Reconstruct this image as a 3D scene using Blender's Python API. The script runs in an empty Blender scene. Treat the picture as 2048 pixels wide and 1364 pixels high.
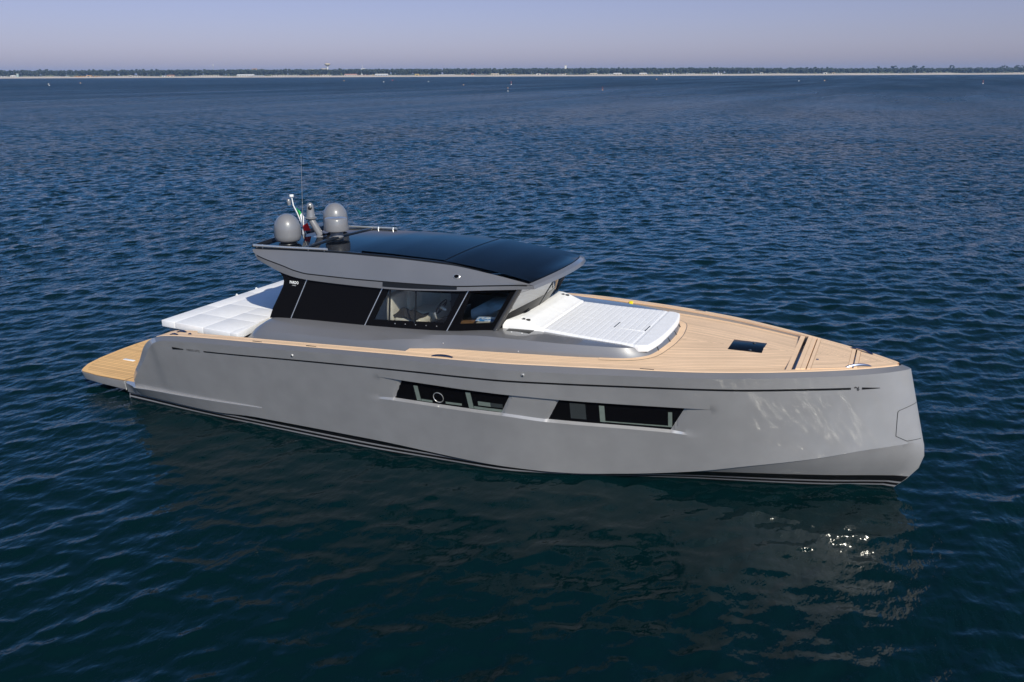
import bpy, bmesh, math, random
import numpy as np
from mathutils import Vector, Matrix
R = math.radians
random.seed(7)
rng = np.random.default_rng(11)
scene = bpy.context.scene
COL = scene.collection

# ------------------------------------------------------------------ camera
YAW, PITCH, ROLL = R(-24.338), R(17.301), R(-0.228)
CAM = Vector((-0.568, -17.439, 8.0))
fwd = Vector((math.sin(YAW) * math.cos(PITCH), math.cos(YAW) * math.cos(PITCH), -math.sin(PITCH)))
rgt = Vector((math.cos(YAW), -math.sin(YAW), 0))
upv = rgt.cross(fwd)
r2 = rgt * math.cos(ROLL) + upv * math.sin(ROLL)
u2 = -rgt * math.sin(ROLL) + upv * math.cos(ROLL)
cd = bpy.data.cameras.new("camera")
cam = bpy.data.objects.new("camera", cd)
COL.objects.link(cam)
cam.matrix_world = Matrix(((r2.x, u2.x, -fwd.x, CAM.x), (r2.y, u2.y, -fwd.y, CAM.y), (r2.z, u2.z, -fwd.z, CAM.z), (0, 0, 0, 1)))
cd.sensor_width = 36.0
cd.lens = 1720.0 / 2048.0 * 36.0
cd.clip_start = 0.1
cd.clip_end = 40000.0
scene.camera = cam

# ------------------------------------------------------------------ sky and sun
SUN_EL = R(37.0)
SUN_H = Vector((0.743, -0.669, 0)).normalized()          # horizontal direction towards the sun
SUN_DIR = Vector((SUN_H.x * math.cos(SUN_EL), SUN_H.y * math.cos(SUN_EL), math.sin(SUN_EL)))
world = bpy.data.worlds.new("World")
scene.world = world
world.use_nodes = True
wn, wl = world.node_tree.nodes, world.node_tree.links
wn.clear()
sky = wn.new("ShaderNodeTexSky")
sky.sky_type = 'NISHITA'
sky.sun_disc = False
sky.sun_elevation = SUN_EL
sky.sun_rotation = math.atan2(SUN_H.x, SUN_H.y)
sky.altitude = 10
sky.air_density = 0.7
sky.dust_density = 1.0
sky.ozone_density = 5.0
tint = wn.new("ShaderNodeMix")
tint.data_type = 'RGBA'
tint.blend_type = 'MULTIPLY'
tint.inputs[0].default_value = 1.0
tcw = wn.new("ShaderNodeTexCoord"); spw = wn.new("ShaderNodeSeparateXYZ"); wl.new(tcw.outputs["Generated"], spw.inputs[0])
rampw = wn.new("ShaderNodeValToRGB")                    # violet haze low in the sky, clearer blue overhead
rampw.color_ramp.elements[0].position = 0.0; rampw.color_ramp.elements[0].color = (1.32, 1.00, 1.15, 1)
rampw.color_ramp.elements[1].position = 0.8; rampw.color_ramp.elements[1].color = (1.22, 1.20, 1.34, 1)
for z_, c_ in ((0.04, (1.25, 0.92, 1.00)), (0.088, (1.26, 0.90, 0.95)), (0.15, (0.76, 1.29, 1.64)), (0.45, (0.82, 1.27, 1.52))):
    e_ = rampw.color_ramp.elements.new(z_); e_.color = (*c_, 1)
wl.new(spw.outputs[2], rampw.inputs[0]); wl.new(rampw.outputs[0], tint.inputs[7])
bg = wn.new("ShaderNodeBackground")
bg.inputs[1].default_value = 0.095
wo = wn.new("ShaderNodeOutputWorld")
wl.new(sky.outputs[0], tint.inputs[6])
wl.new(tint.outputs[2], bg.inputs[0])
wl.new(bg.outputs[0], wo.inputs[0])

sd = bpy.data.lights.new("sun", 'SUN')
sd.energy = 4.6
sd.angle = R(0.53)
sd.color = (1.0, 0.94, 0.80)
sun = bpy.data.objects.new("sun", sd)
COL.objects.link(sun)
sun.location = SUN_DIR * 200
sun.rotation_euler = SUN_DIR.to_track_quat('Z', 'Y').to_euler()

scene.view_settings.view_transform = 'Standard'
scene.view_settings.look = 'None'
scene.view_settings.exposure = 0.0
scene.view_settings.gamma = 1.0
scene.view_settings.use_curve_mapping = False
scene.render.engine = 'CYCLES'
scene.cycles.use_denoising = True
scene.cycles.max_bounces = 8
scene.cycles.transparent_max_bounces = 12
scene.cycles.sample_clamp_indirect = 12.0
scene.cycles.blur_glossy = 0.3

# ------------------------------------------------------------------ materials
def new_mat(name):
    m = bpy.data.materials.new(name)
    m.use_nodes = True
    return m, m.node_tree.nodes, m.node_tree.links, m.node_tree.nodes["Principled BSDF"]

def simple(name, col, rough=0.5, metal=0.0, coat=0.0, coat_rough=0.05, spec=0.5, noise=0.0, nscale=8.0, bump=0.0, bscale=60.0):
    m, n, l, p = new_mat(name)
    p.inputs["Base Color"].default_value = (*col, 1)
    p.inputs["Roughness"].default_value = rough
    p.inputs["Metallic"].default_value = metal
    p.inputs["Coat Weight"].default_value = coat
    p.inputs["Coat Roughness"].default_value = coat_rough
    if coat >= 0.9: p.inputs["Coat IOR"].default_value = 1.85
    p.inputs["Specular IOR Level"].default_value = spec
    tc = n.new("ShaderNodeTexCoord")
    if noise > 0:
        t = n.new("ShaderNodeTexNoise"); t.inputs["Scale"].default_value = nscale; t.inputs["Detail"].default_value = 6
        l.new(tc.outputs["Object"], t.inputs["Vector"])
        cr = n.new("ShaderNodeMapRange"); cr.inputs[1].default_value = 0.3; cr.inputs[2].default_value = 0.7
        cr.inputs[3].default_value = 1 - noise; cr.inputs[4].default_value = 1 + noise
        l.new(t.outputs[0], cr.inputs[0])
        mx = n.new("ShaderNodeMix"); mx.data_type = 'RGBA'; mx.blend_type = 'MULTIPLY'; mx.inputs[0].default_value = 1
        mx.inputs[6].default_value = (*col, 1)
        l.new(cr.outputs[0], mx.inputs[7])
        l.new(mx.outputs[2], p.inputs["Base Color"])
    if bump > 0:
        t2 = n.new("ShaderNodeTexNoise"); t2.inputs["Scale"].default_value = bscale; t2.inputs["Detail"].default_value = 3
        l.new(tc.outputs["Object"], t2.inputs["Vector"])
        b = n.new("ShaderNodeBump"); b.inputs["Strength"].default_value = bump; b.inputs["Distance"].default_value = 0.01
        l.new(t2.outputs[0], b.inputs["Height"]); l.new(b.outputs[0], p.inputs["Normal"])
    return m

M_paint = simple("grey_metallic_paint", (0.295, 0.29, 0.295), rough=0.5, metal=0.2, coat=1.0, coat_rough=0.075, noise=0.06, nscale=2.2, bump=0.04, bscale=1.3)
M_paint2 = simple("dark_grey_paint", (0.20, 0.198, 0.205), rough=0.46, metal=0.4, coat=0.7, coat_rough=0.06, noise=0.04, nscale=1.2)
M_dome = simple("dome_paint", (0.175, 0.175, 0.185), rough=0.4, coat=0.6, coat_rough=0.12)
M_black = simple("black_gloss", (0.004, 0.004, 0.005), rough=0.05, spec=0.07)
M_trim = simple("black_trim", (0.008, 0.008, 0.008), rough=0.35)
M_roofglass = simple("dark_roof_glass", (0.004, 0.006, 0.010), rough=0.03, spec=0.5, noise=0.2, nscale=0.8)
M_roofglass.node_tree.nodes['Principled BSDF'].inputs['IOR'].default_value = 1.09
M_steel = simple("polished_steel", (0.70, 0.69, 0.67), rough=0.32, metal=0.75)
M_fabric = simple("white_vinyl", (0.80, 0.79, 0.78), rough=0.7, noise=0.035, nscale=5, bump=0.25, bscale=90)
M_fabric2 = simple("white_ribbed_fabric", (0.74, 0.735, 0.745), rough=0.8, noise=0.03, nscale=7, bump=0.3, bscale=140)
M_cream = simple("cream_leather", (0.74, 0.69, 0.60), rough=0.55, noise=0.05)
M_darkcloth = simple("charcoal_cloth", (0.03, 0.03, 0.034), rough=0.9, noise=0.2, nscale=10, bump=0.3)
M_wood = simple("walnut_veneer", (0.13, 0.075, 0.04), rough=0.35, noise=0.25, nscale=14)
M_liner = simple("pale_green_liner", (0.15, 0.18, 0.16), rough=0.25, coat=0.4, noise=0.1)
M_linerdim = simple("dim_liner", (0.035, 0.04, 0.042), rough=0.2, coat=0.3)
M_boot = simple("black_antifouling", (0.006, 0.006, 0.007), rough=0.3, noise=0.2)
M_bootgrey = simple("pale_boot_stripe", (0.20, 0.20, 0.21), rough=0.35, noise=0.05)
M_white = simple("white_plastic", (0.75, 0.75, 0.74), rough=0.4)
M_yellow = simple("yellow_plastic", (0.75, 0.68, 0.02), rough=0.5)
M_bluemetal = simple("brushed_steel", (0.12, 0.135, 0.20), rough=0.36, metal=1.0)
M_decal = simple("dark_lettering", (0.02, 0.02, 0.022), rough=0.5)
M_pillar = simple("satin_grey_pillar", (0.045, 0.045, 0.047), rough=0.35)
M_seat = simple("grey_leather", (0.25, 0.25, 0.25), rough=0.5)
M_headliner = simple("pale_headliner", (0.24, 0.235, 0.22), rough=0.8)

def teak_mat(name, col, dark, pitch=0.085):
    m, n, l, p = new_mat(name)
    uv = n.new("ShaderNodeUVMap"); uv.uv_map = "UVMap"
    sep = n.new("ShaderNodeSeparateXYZ"); l.new(uv.outputs[0], sep.inputs[0])
    dv = n.new("ShaderNodeMath"); dv.operation = 'DIVIDE'; dv.inputs[1].default_value = pitch
    l.new(sep.outputs[1], dv.inputs[0])
    fl = n.new("ShaderNodeMath"); fl.operation = 'FLOOR'; l.new(dv.outputs[0], fl.inputs[0])
    fr = n.new("ShaderNodeMath"); fr.operation = 'FRACT'; l.new(dv.outputs[0], fr.inputs[0])
    wn_ = n.new("ShaderNodeTexWhiteNoise"); wn_.noise_dimensions = '1D'; l.new(fl.outputs[0], wn_.inputs["W"])
    # grain stretched along the plank
    cmb = n.new("ShaderNodeCombineXYZ")
    mu = n.new("ShaderNodeMath"); mu.operation = 'MULTIPLY'; mu.inputs[1].default_value = 1.4
    l.new(sep.outputs[0], mu.inputs[0]); l.new(mu.outputs[0], cmb.inputs[0])
    mv = n.new("ShaderNodeMath"); mv.operation = 'MULTIPLY'; mv.inputs[1].default_value = 40
    l.new(sep.outputs[1], mv.inputs[0]); l.new(mv.outputs[0], cmb.inputs[1]); l.new(wn_.outputs[0], cmb.inputs[2])
    gn = n.new("ShaderNodeTexNoise"); gn.inputs["Scale"].default_value = 1.6; gn.inputs["Detail"].default_value = 5
    l.new(cmb.outputs[0], gn.inputs["Vector"])
    tc = n.new("ShaderNodeTexCoord")
    pn = n.new("ShaderNodeTexNoise"); pn.inputs["Scale"].default_value = 1.1; pn.inputs["Detail"].default_value = 4
    l.new(tc.outputs["Object"], pn.inputs["Vector"])
    s1 = n.new("ShaderNodeMath"); s1.operation = 'MULTIPLY_ADD'; s1.inputs[1].default_value = 0.22; s1.inputs[2].default_value = 0.58
    l.new(wn_.outputs[0], s1.inputs[0])
    s2 = n.new("ShaderNodeMath"); s2.operation = 'MULTIPLY_ADD'; s2.inputs[1].default_value = 0.40
    l.new(gn.outputs[0], s2.inputs[0]); l.new(s1.outputs[0], s2.inputs[2])
    s3 = n.new("ShaderNodeMath"); s3.operation = 'MULTIPLY_ADD'; s3.inputs[1].default_value = 0.24
    l.new(pn.outputs[0], s3.inputs[0]); l.new(s2.outputs[0], s3.inputs[2])
    mx = n.new("ShaderNodeMix"); mx.data_type = 'RGBA'; mx.blend_type = 'MULTIPLY'; mx.inputs[0].default_value = 1
    mx.inputs[6].default_value = (*col, 1); l.new(s3.outputs[0], mx.inputs[7])
    # caulk seam
    lt = n.new("ShaderNodeMath"); lt.operation = 'LESS_THAN'; lt.inputs[1].default_value = 0.12
    l.new(fr.outputs[0], lt.inputs[0])
    mc = n.new("ShaderNodeMix"); mc.data_type = 'RGBA'
    l.new(lt.outputs[0], mc.inputs[0]); l.new(mx.outputs[2], mc.inputs[6]); mc.inputs[7].default_value = (*dark, 1)
    l.new(mc.outputs[2], p.inputs["Base Color"])
    p.inputs["Roughness"].default_value = 0.75
    return m
M_teak = teak_mat("teak_planking", (0.76, 0.525, 0.335), (0.36, 0.25, 0.16))
M_teak2 = teak_mat("weathered_teak_planking", (0.68, 0.41, 0.17), (0.27, 0.155, 0.065), pitch=0.10)

def glass_mat(name, tintc, refl=0.06):
    m, n, l, p = new_mat(name)
    out = n["Material Output"]
    tr = n.new("ShaderNodeBsdfTransparent"); tr.inputs[0].default_value = (*tintc, 1)
    gl = n.new("ShaderNodeBsdfGlossy"); gl.inputs["Roughness"].default_value = 0.02
    fr = n.new("ShaderNodeFresnel"); fr.inputs["IOR"].default_value = 1.5
    mp = n.new("ShaderNodeMath"); mp.operation = 'MULTIPLY_ADD'; mp.inputs[1].default_value = 0.45; mp.inputs[2].default_value = refl
    l.new(fr.outputs[0], mp.inputs[0])
    mx = n.new("ShaderNodeMixShader")
    l.new(mp.outputs[0], mx.inputs[0]); l.new(tr.outputs[0], mx.inputs[1]); l.new(gl.outputs[0], mx.inputs[2])
    l.new(mx.outputs[0], out.inputs[0])
    return m
M_glass = glass_mat("clear_window_glass", (0.93, 0.935, 0.92), 0.0)
M_wsglass = glass_mat("windscreen_glass", (0.58, 0.59, 0.58), 0.08)

# ------------------------------------------------------------------ mesh helpers
def tag(o, label=None, cat=None, group=None, kind=None):
    if label: o["label"] = label
    if cat: o["category"] = cat
    if group: o["group"] = group
    if kind: o["kind"] = kind
    return o

def empty(name, loc=(0, 0, 0), label=None, cat=None, group=None):
    o = bpy.data.objects.new(name, None)
    o.empty_display_size = 0.3
    o.location = loc
    COL.objects.link(o)
    return tag(o, label, cat, group)

def link(name, me, mat, parent=None, smooth=True, angle=35):
    if mat is not None and len(me.materials) == 0:
        me.materials.append(mat)
    if smooth:
        me.polygons.foreach_set("use_smooth", [True] * len(me.polygons))
        me.set_sharp_from_angle(angle=R(angle))
    me.update()
    o = bpy.data.objects.new(name, me)
    COL.objects.link(o)
    if parent is not None:
        o.parent = parent
        # mesh data is written in world metres; keep it there under a moved parent
        o.matrix_parent_inverse = Matrix.Translation(parent.location).inverted() if parent.parent is None else parent_inv(parent)
    return o

def parent_inv(p):
    m = Matrix.Identity(4)
    chain = []
    q = p
    while q is not None:
        chain.append(q); q = q.parent
    for q in reversed(chain):
        m = m @ (q.matrix_parent_inverse if q.parent is not None else Matrix.Identity(4)) @ Matrix.Translation(q.location)
    return m.inverted()

class MB:
    """collects shapes that become ONE mesh object"""
    def __init__(s):
        s.v = []; s.f = []; s.uv = []
    def add(s, verts, faces, uvs=None):
        b = len(s.v)
        s.v += [tuple(map(float, q)) for q in verts]
        s.f += [tuple(b + i for i in f) for f in faces]
        s.uv += list(uvs) if uvs is not None else [(0, 0.05)] * len(verts)
        return s
    def grid(s, rows, uvs=None, flip=False, closed=False):
        n, m = len(rows), len(rows[0])
        vs = [p for r in rows for p in r]
        fs = []
        for i in range(n - 1):
            for j in range(m if closed else m - 1):
                k = (j + 1) % m
                q = (i * m + j, i * m + k, (i + 1) * m + k, (i + 1) * m + j)
                fs.append(q[::-1] if flip else q)
        us = [u for r in uvs for u in r] if uvs is not None else None
        return s.add(vs, fs, us)
    def box(s, lo, hi):
        (a, b, c), (d, e, f) = lo, hi
        vs = [(a, b, c), (d, b, c), (d, e, c), (a, e, c), (a, b, f), (d, b, f), (d, e, f), (a, e, f)]
        return s.add(vs, [(0, 3, 2, 1), (4, 5, 6, 7), (0, 1, 5, 4), (1, 2, 6, 5), (2, 3, 7, 6), (3, 0, 4, 7)],
                     [(q[0], 0.05) for q in vs])
    def prism(s, poly, z0, z1, top_uv=None):
        """poly: list of (x,y) counter-clockwise; z0/z1 numbers or lists"""
        n = len(poly)
        za = z0 if hasattr(z0, '__len__') else [z0] * n
        zb = z1 if hasattr(z1, '__len__') else [z1] * n
        vs = [(p[0], p[1], za[i]) for i, p in enumerate(poly)] + [(p[0], p[1], zb[i]) for i, p in enumerate(poly)]
        fs = [tuple(reversed(range(n))), tuple(range(n, 2 * n))] + [(i, (i + 1) % n, n + (i + 1) % n, n + i) for i in range(n)]
        us = [top_uv(v[0], v[1]) if top_uv else (v[0], 0.05) for v in vs]
        return s.add(vs, fs, us)
    def tube(s, pts, r, seg=10, cap=True):
        pts = [Vector(p) for p in pts]
        rs = r if hasattr(r, '__len__') else [r] * len(pts)
        rows = []
        ref = Vector((0, 0, 1))
        for i, p in enumerate(pts):
            d = (pts[min(i + 1, len(pts) - 1)] - pts[max(i - 1, 0)]).normalized()
            a = d.cross(ref)
            if a.length < 1e-3: a = d.cross(Vector((1, 0, 0)))
            a.normalize(); b = d.cross(a)
            rows.append([p + (a * math.cos(t) + b * math.sin(t)) * rs[i] for t in [2 * math.pi * k / seg for k in range(seg)]])
        s.grid(rows, closed=True)
        if cap:
            for row, fl in ((rows[0], True), (rows[-1], False)):
                idx = tuple(range(seg)); s.add(row, [idx if fl else idx[::-1]])
        return s
    def lathe(s, prof, origin, axis=(0, 0, 1), seg=28):
        """prof: (radius, height) pairs along axis"""
        ax = Vector(axis).normalized()
        a = ax.cross(Vector((0, 1, 0)))
        if a.length < 1e-3: a = ax.cross(Vector((1, 0, 0)))
        a.normalize(); b = ax.cross(a); o = Vector(origin)
        rows = [[o + ax * h + (a * math.cos(t) + b * math.sin(t)) * max(r, 1e-4) for t in [2 * math.pi * k / seg for k in range(seg)]] for r, h in prof]
        return s.grid(rows, closed=True)
    def mesh(s, name):
        me = bpy.data.meshes.new(name)
        me.from_pydata(s.v, [], s.f)
        ul = me.uv_layers.new(name="UVMap")
        li = np.empty(len(me.loops), dtype=np.int32)
        me.loops.foreach_get("vertex_index", li)
        uv = np.array(s.uv, dtype=np.float32)[li]
        ul.data.foreach_set("uv", uv.ravel())
        return me
    def build(s, name, mat, parent=None, smooth=True, angle=35, weld=True, bevel=0.0, bseg=2, solid=0.0):
        me = s.mesh(name)
        if weld or bevel or solid:
            bm = bmesh.new(); bm.from_mesh(me)
            if weld: bmesh.ops.remove_doubles(bm, verts=bm.verts, dist=1e-5)
            bmesh.ops.recalc_face_normals(bm, faces=bm.faces)
            if solid:
                bmesh.ops.solidify(bm, geom=bm.faces, thickness=solid)
                bmesh.ops.recalc_face_normals(bm, faces=bm.faces)
            if bevel:
                ed = [e for e in bm.edges if len(e.link_faces) == 2 and e.calc_face_angle(0) > 0.5]
                bmesh.ops.bevel(bm, geom=ed, offset=bevel, segments=bseg, affect='EDGES', profile=0.5, clamp_overlap=True)
            bm.to_mesh(me); bm.free()
        return link(name, me, mat, parent, smooth, angle)

def pchip(x, y):
    x = np.asarray(x, float); y = np.asarray(y, float)
    h = np.diff(x); dl = np.diff(y) / h
    d = np.zeros_like(y); d[0] = dl[0]; d[-1] = dl[-1]
    for i in range(1, len(x) - 1):
        if dl[i - 1] * dl[i] > 0:
            w1 = 2 * h[i] + h[i - 1]; w2 = h[i] + 2 * h[i - 1]
            d[i] = (w1 + w2) / (w1 / dl[i - 1] + w2 / dl[i])
    def f(q):
        q = np.asarray(q, float)
        qq = np.clip(q, x[0], x[-1])
        i = np.clip(np.searchsorted(x, qq) - 1, 0, len(x) - 2)
        t = (qq - x[i]) / h[i]
        return ((1 + 2 * t) * (1 - t) ** 2 * y[i] + t * (1 - t) ** 2 * h[i] * d[i] + t * t * (3 - 2 * t) * y[i + 1] + t * t * (t - 1) * h[i] * d[i + 1])
    return f

# ================================================================== WATER
def build_water():
    # a fan of wave-displaced rings, fine close by and coarser towards the horizon
    c0 = np.array([CAM.x, CAM.y]) - 6.0 * np.array([fwd.x, fwd.y]) / math.hypot(fwd.x, fwd.y)
    az0 = math.atan2(fwd.y, fwd.x)
    nth = 900
    th = az0 + np.linspace(-R(72), R(72), nth)
    rr = [9.0]
    while rr[-1] < 2560: rr.append(rr[-1] * (1.003 if rr[-1] < 380 else 1.012))
    rr = np.array(rr)
    rg, tg = np.meshgrid(rr, th, indexing='ij')
    X = c0[0] + rg * np.cos(tg); Y = c0[1] + rg * np.sin(tg)
    cell = rg * 0.003
    Z = np.zeros_like(X); DX = np.zeros_like(X); DY = np.zeros_like(X)
    g = np.random.default_rng(5)
    lam = np.exp(np.linspace(math.log(0.24), math.log(5.0), 110))
    main = az0 + R(204)                                        # wind waves run towards the camera
    for L in lam:
        L = L * math.exp(g.normal(0, 0.03))
        k = 2 * math.pi / L
        a_dir = main + g.normal(0, R(36))
        slope = 0.033 * math.exp(-(max(0, math.log(L / 0.8)) ** 2) / 1.1)
        A = slope / k
        ph0 = g.uniform(0, 6.283)
        m_ = int(np.searchsorted(rr, L / (1.9 * 0.003)))        # rings that can still carry this wavelength
        if m_ < 2: continue
        xs_, ys_ = X[:m_], Y[:m_]
        fade = np.clip((L / (1.9 * cell[:m_]) - 1.0) / 0.9, 0, 1) * A
        ph = k * (xs_ * math.cos(a_dir) + ys_ * math.sin(a_dir)) + ph0
        sn = np.sin(ph) * fade
        Z[:m_] += np.cos(ph) * fade
        DX[:m_] -= sn * math.cos(a_dir) * 0.95; DY[:m_] -= sn * math.sin(a_dir) * 0.95
    # gusts: patches of livelier and calmer water
    gust = 0.85 + 0.18 * np.sin(X * 0.11 + 1.3 * np.sin(Y * 0.07)) * np.sin(Y * 0.09 + 0.8 * np.sin(X * 0.05 + 2))
    gust = gust * (1 + 0.75 * np.clip((rg - 45) / 90, 0, 1))      # livelier out in the open
    # calmer water in the lee of the hull
    lee = np.exp(-((np.clip(-1.5 - Y, 0, None) / 9.0) ** 2) - (np.clip(np.abs(X + 8.5) - 8.0, 0, None) / 3.5) ** 2) * (Y < 6)
    gust = gust * (1 - 0.28 * lee)
    Z *= gust; DX *= gust; DY *= gust
    V = np.stack([X + DX, Y + DY, Z], -1).reshape(-1, 3)
    nr = len(rr)
    i = np.arange(nr - 1)[:, None] * nth + np.arange(nth - 1)[None, :]
    F = np.stack([i, i + nth, i + nth + 1, i + 1], -1).reshape(-1, 4)
    me = bpy.data.meshes.new("sea")
    me.vertices.add(len(V)); me.vertices.foreach_set("co", V.astype(np.float32).ravel())
    me.loops.add(F.size); me.loops.foreach_set("vertex_index", F.astype(np.int32).ravel())
    me.polygons.add(len(F)); me.polygons.foreach_set("loop_start", (np.arange(len(F)) * 4).astype(np.int32))
    me.polygons.foreach_set("use_smooth", np.ones(len(F), dtype=bool))
    me.update(calc_edges=True)
    m, n, l, p = new_mat("sea_water")
    p.inputs["Base Color"].default_value = (0.0008, 0.0098, 0.0118, 1)
    p.inputs["Roughness"].default_value = 0.045
    p.inputs["IOR"].default_value = 1.20
    geo = n.new("ShaderNodeNewGeometry")
    mp = n.new("ShaderNodeMapping"); mp.inputs["Rotation"].default_value = (0, 0, -az0)
    mp.inputs["Scale"].default_value = (1.5, 0.75, 1.0)
    l.new(geo.outputs["Position"], mp.inputs["Vector"])
    t1 = n.new("ShaderNodeTexNoise"); t1.inputs["Scale"].default_value = 2.6; t1.inputs["Detail"].default_value = 3; t1.inputs["Roughness"].default_value = 0.55
    t2 = n.new("ShaderNodeTexNoise"); t2.inputs["Scale"].default_value = 0.75; t2.inputs["Detail"].default_value = 4; t2.inputs["Roughness"].default_value = 0.6
    t3 = n.new("ShaderNodeTexNoise"); t3.inputs["Scale"].default_value = 0.022; t3.inputs["Detail"].default_value = 3
    l.new(mp.outputs[0], t1.inputs["Vector"]); l.new(mp.outputs[0], t2.inputs["Vector"]); l.new(mp.outputs[0], t3.inputs["Vector"])
    # wind lanes change how ruffled the surface is
    mr = n.new("ShaderNodeMapRange"); mr.inputs[1].default_value = 0.38; mr.inputs[2].default_value = 0.62; mr.inputs[3].default_value = 0.55; mr.inputs[4].default_value = 1.25
    l.new(t3.outputs[0], mr.inputs[0])
    # the larger ripples come from the mesh near the boat, from the bump far away
    dist = n.new("ShaderNodeVectorMath"); dist.operation = 'DISTANCE'; dist.inputs[1].default_value = (c0[0], c0[1], 0)
    l.new(geo.outputs["Position"], dist.inputs[0])
    mf = n.new("ShaderNodeMapRange"); mf.inputs[1].default_value = 35; mf.inputs[2].default_value = 260; mf.inputs[3].default_value = 0.0; mf.inputs[4].default_value = 4.0
    l.new(dist.outputs["Value"], mf.inputs[0])
    m2 = n.new("ShaderNodeMath"); m2.operation = 'MULTIPLY'; l.new(t2.outputs[0], m2.inputs[0]); l.new(mf.outputs[0], m2.inputs[1])
    m1 = n.new("ShaderNodeMath"); m1.operation = 'MULTIPLY'; m1.inputs[1].default_value = 0.045; l.new(t1.outputs[0], m1.inputs[0])
    ad = n.new("ShaderNodeMath"); ad.operation = 'ADD'; l.new(m1.outputs[0], ad.inputs[0]); l.new(m2.outputs[0], ad.inputs[1])
    rr_ = n.new("ShaderNodeValToRGB")                       # unresolved wavelets blur the mirror image with distance
    cr_ = rr_.color_ramp; cr_.elements[0].position = 0.0; cr_.elements[0].color = (.045,) * 3 + (1,); cr_.elements[1].position = 1.0; cr_.elements[1].color = (.38,) * 3 + (1,)
    for q_, v_ in ((.04, .05), (.12, .09), (.28, .20), (.6, .32)):
        e_ = cr_.elements.new(q_); e_.color = (v_, v_, v_, 1)
    dm = n.new("ShaderNodeMath"); dm.operation = 'DIVIDE'; dm.inputs[1].default_value = 700; l.new(dist.outputs["Value"], dm.inputs[0]); l.new(dm.outputs[0], rr_.inputs[0])
    mp2 = n.new("ShaderNodeMapping"); mp2.inputs["Rotation"].default_value = (0, 0, -az0 + R(4)); mp2.inputs["Scale"].default_value = (1.0, 0.10, 1.0)
    l.new(geo.outputs["Position"], mp2.inputs["Vector"])
    t4 = n.new("ShaderNodeTexNoise"); t4.inputs["Scale"].default_value = 0.03; t4.inputs["Detail"].default_value = 5; t4.inputs["Roughness"].default_value = 0.65
    l.new(mp2.outputs[0], t4.inputs["Vector"])
    lane = n.new("ShaderNodeMapRange"); lane.inputs[1].default_value = 0.36; lane.inputs[2].default_value = 0.62; lane.inputs[3].default_value = 0.80; lane.inputs[4].default_value = 1.15
    l.new(t4.outputs[0], lane.inputs[0])
    rm = n.new("ShaderNodeMath"); rm.operation = 'MULTIPLY'; l.new(rr_.outputs[0], rm.inputs[0]); l.new(lane.outputs[0], rm.inputs[1])
    l.new(rm.outputs[0], p.inputs["Roughness"])
    b = n.new("ShaderNodeBump"); b.inputs["Distance"].default_value = 1.0
    l.new(mr.outputs[0], b.inputs["Strength"]); l.new(ad.outputs[0], b.inputs["Height"]); l.new(b.outputs[0], p.inputs["Normal"])
    o = link("sea_water", me, m, None, smooth=False)
    tag(o, kind="structure")
build_water()
# sea bed so that nothing is open below, far beyond the shore
mb = MB(); mb.box((-9000, -3000, -14), (9000, 9000, -12)); o = mb.build("sea_bed", simple("sea_bed_mud", (0.01, 0.02, 0.02), 0.9)); tag(o, kind="structure")

# ================================================================== COAST
hf = Vector((fwd.x, fwd.y, 0)).normalized(); hr = Vector((hf.y, -hf.x, 0))
def coast(lat, dep, z=0.0):
    """point `lat` metres to the right and `dep` metres out from the anchorage"""
    q = Vector((CAM.x, CAM.y, 0)) + hr * lat + hf * dep
    return Vector((q.x, q.y, z))
def px(x, dep):            # metres to the right at depth dep for a bearing fraction x (photo column)
    return (x - 1024) / 1720.0 * dep * math.cos(PITCH) * 1.0 + (x - 1024) / 1720.0 * 8.0 * math.sin(PITCH)

D0 = 2250.0
M_sand = simple("pale_beach_sand", (0.50, 0.42, 0.33), 0.95, noise=0.12, nscale=0.02)
M_scrub = simple("coastal_scrub_ground", (0.07, 0.085, 0.045), 0.95, noise=0.3, nscale=0.02)
mb = MB()
lats = np.linspace(-3200, 3200, 260)
rows = []
for dd, zz in ((-14, -1.5), (0, 0.0), (10, 1.0), (45, 3.0), (75, 4.2)):
    rows.append([coast(x, D0 + dd + 7 * math.sin(x * 0.006) + 4 * math.sin(x * 0.021 + 1) + (0 if dd < 40 else 6 * math.sin(x * 0.05)), zz + (0.5 * math.sin(x * 0.03) if dd > 40 else 0)) for x in lats])
mb.grid(rows); o = mb.build("beach", M_sand, weld=False); tag(o, kind="structure")
mb = MB()
rows = []
for dd, zz in ((70, 4.0), (110, 4.6), (400, 5), (3000, 6)):
    rows.append([coast(x, D0 + dd, zz) for x in np.linspace(-6000, 6000, 60)])
mb.grid(rows); o = mb.build("coastal_plain", M_scrub, weld=False); tag(o, kind="structure")

def foliage(name, c1, c2):
    m, n, l, p = new_mat(name)
    geo = n.new("ShaderNodeNewGeometry")
    t = n.new("ShaderNodeTexNoise"); t.inputs["Scale"].default_value = 0.09; t.inputs["Detail"].default_value = 5
    l.new(geo.outputs["Position"], t.inputs["Vector"])
    cr = n.new("ShaderNodeMapRange"); cr.inputs[1].default_value = 0.35; cr.inputs[2].default_value = 0.65
    l.new(t.outputs[0], cr.inputs[0])
    mx = n.new("ShaderNodeMix"); mx.data_type = 'RGBA'; mx.inputs[6].default_value = (*c1, 1); mx.inputs[7].default_value = (*c2, 1)
    l.new(cr.outputs[0], mx.inputs[0]); l.new(mx.outputs[2], p.inputs["Base Color"])
    p.inputs["Roughness"].default_value = 0.9
    return m
M_pine = foliage("pine_foliage", (0.014, 0.022, 0.014), (0.028, 0.038, 0.022))
M_bush = foliage("shrub_foliage", (0.06, 0.075, 0.04), (0.09, 0.10, 0.06))
M_trunk = simple("pine_bark", (0.10, 0.07, 0.055), 0.9)

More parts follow.
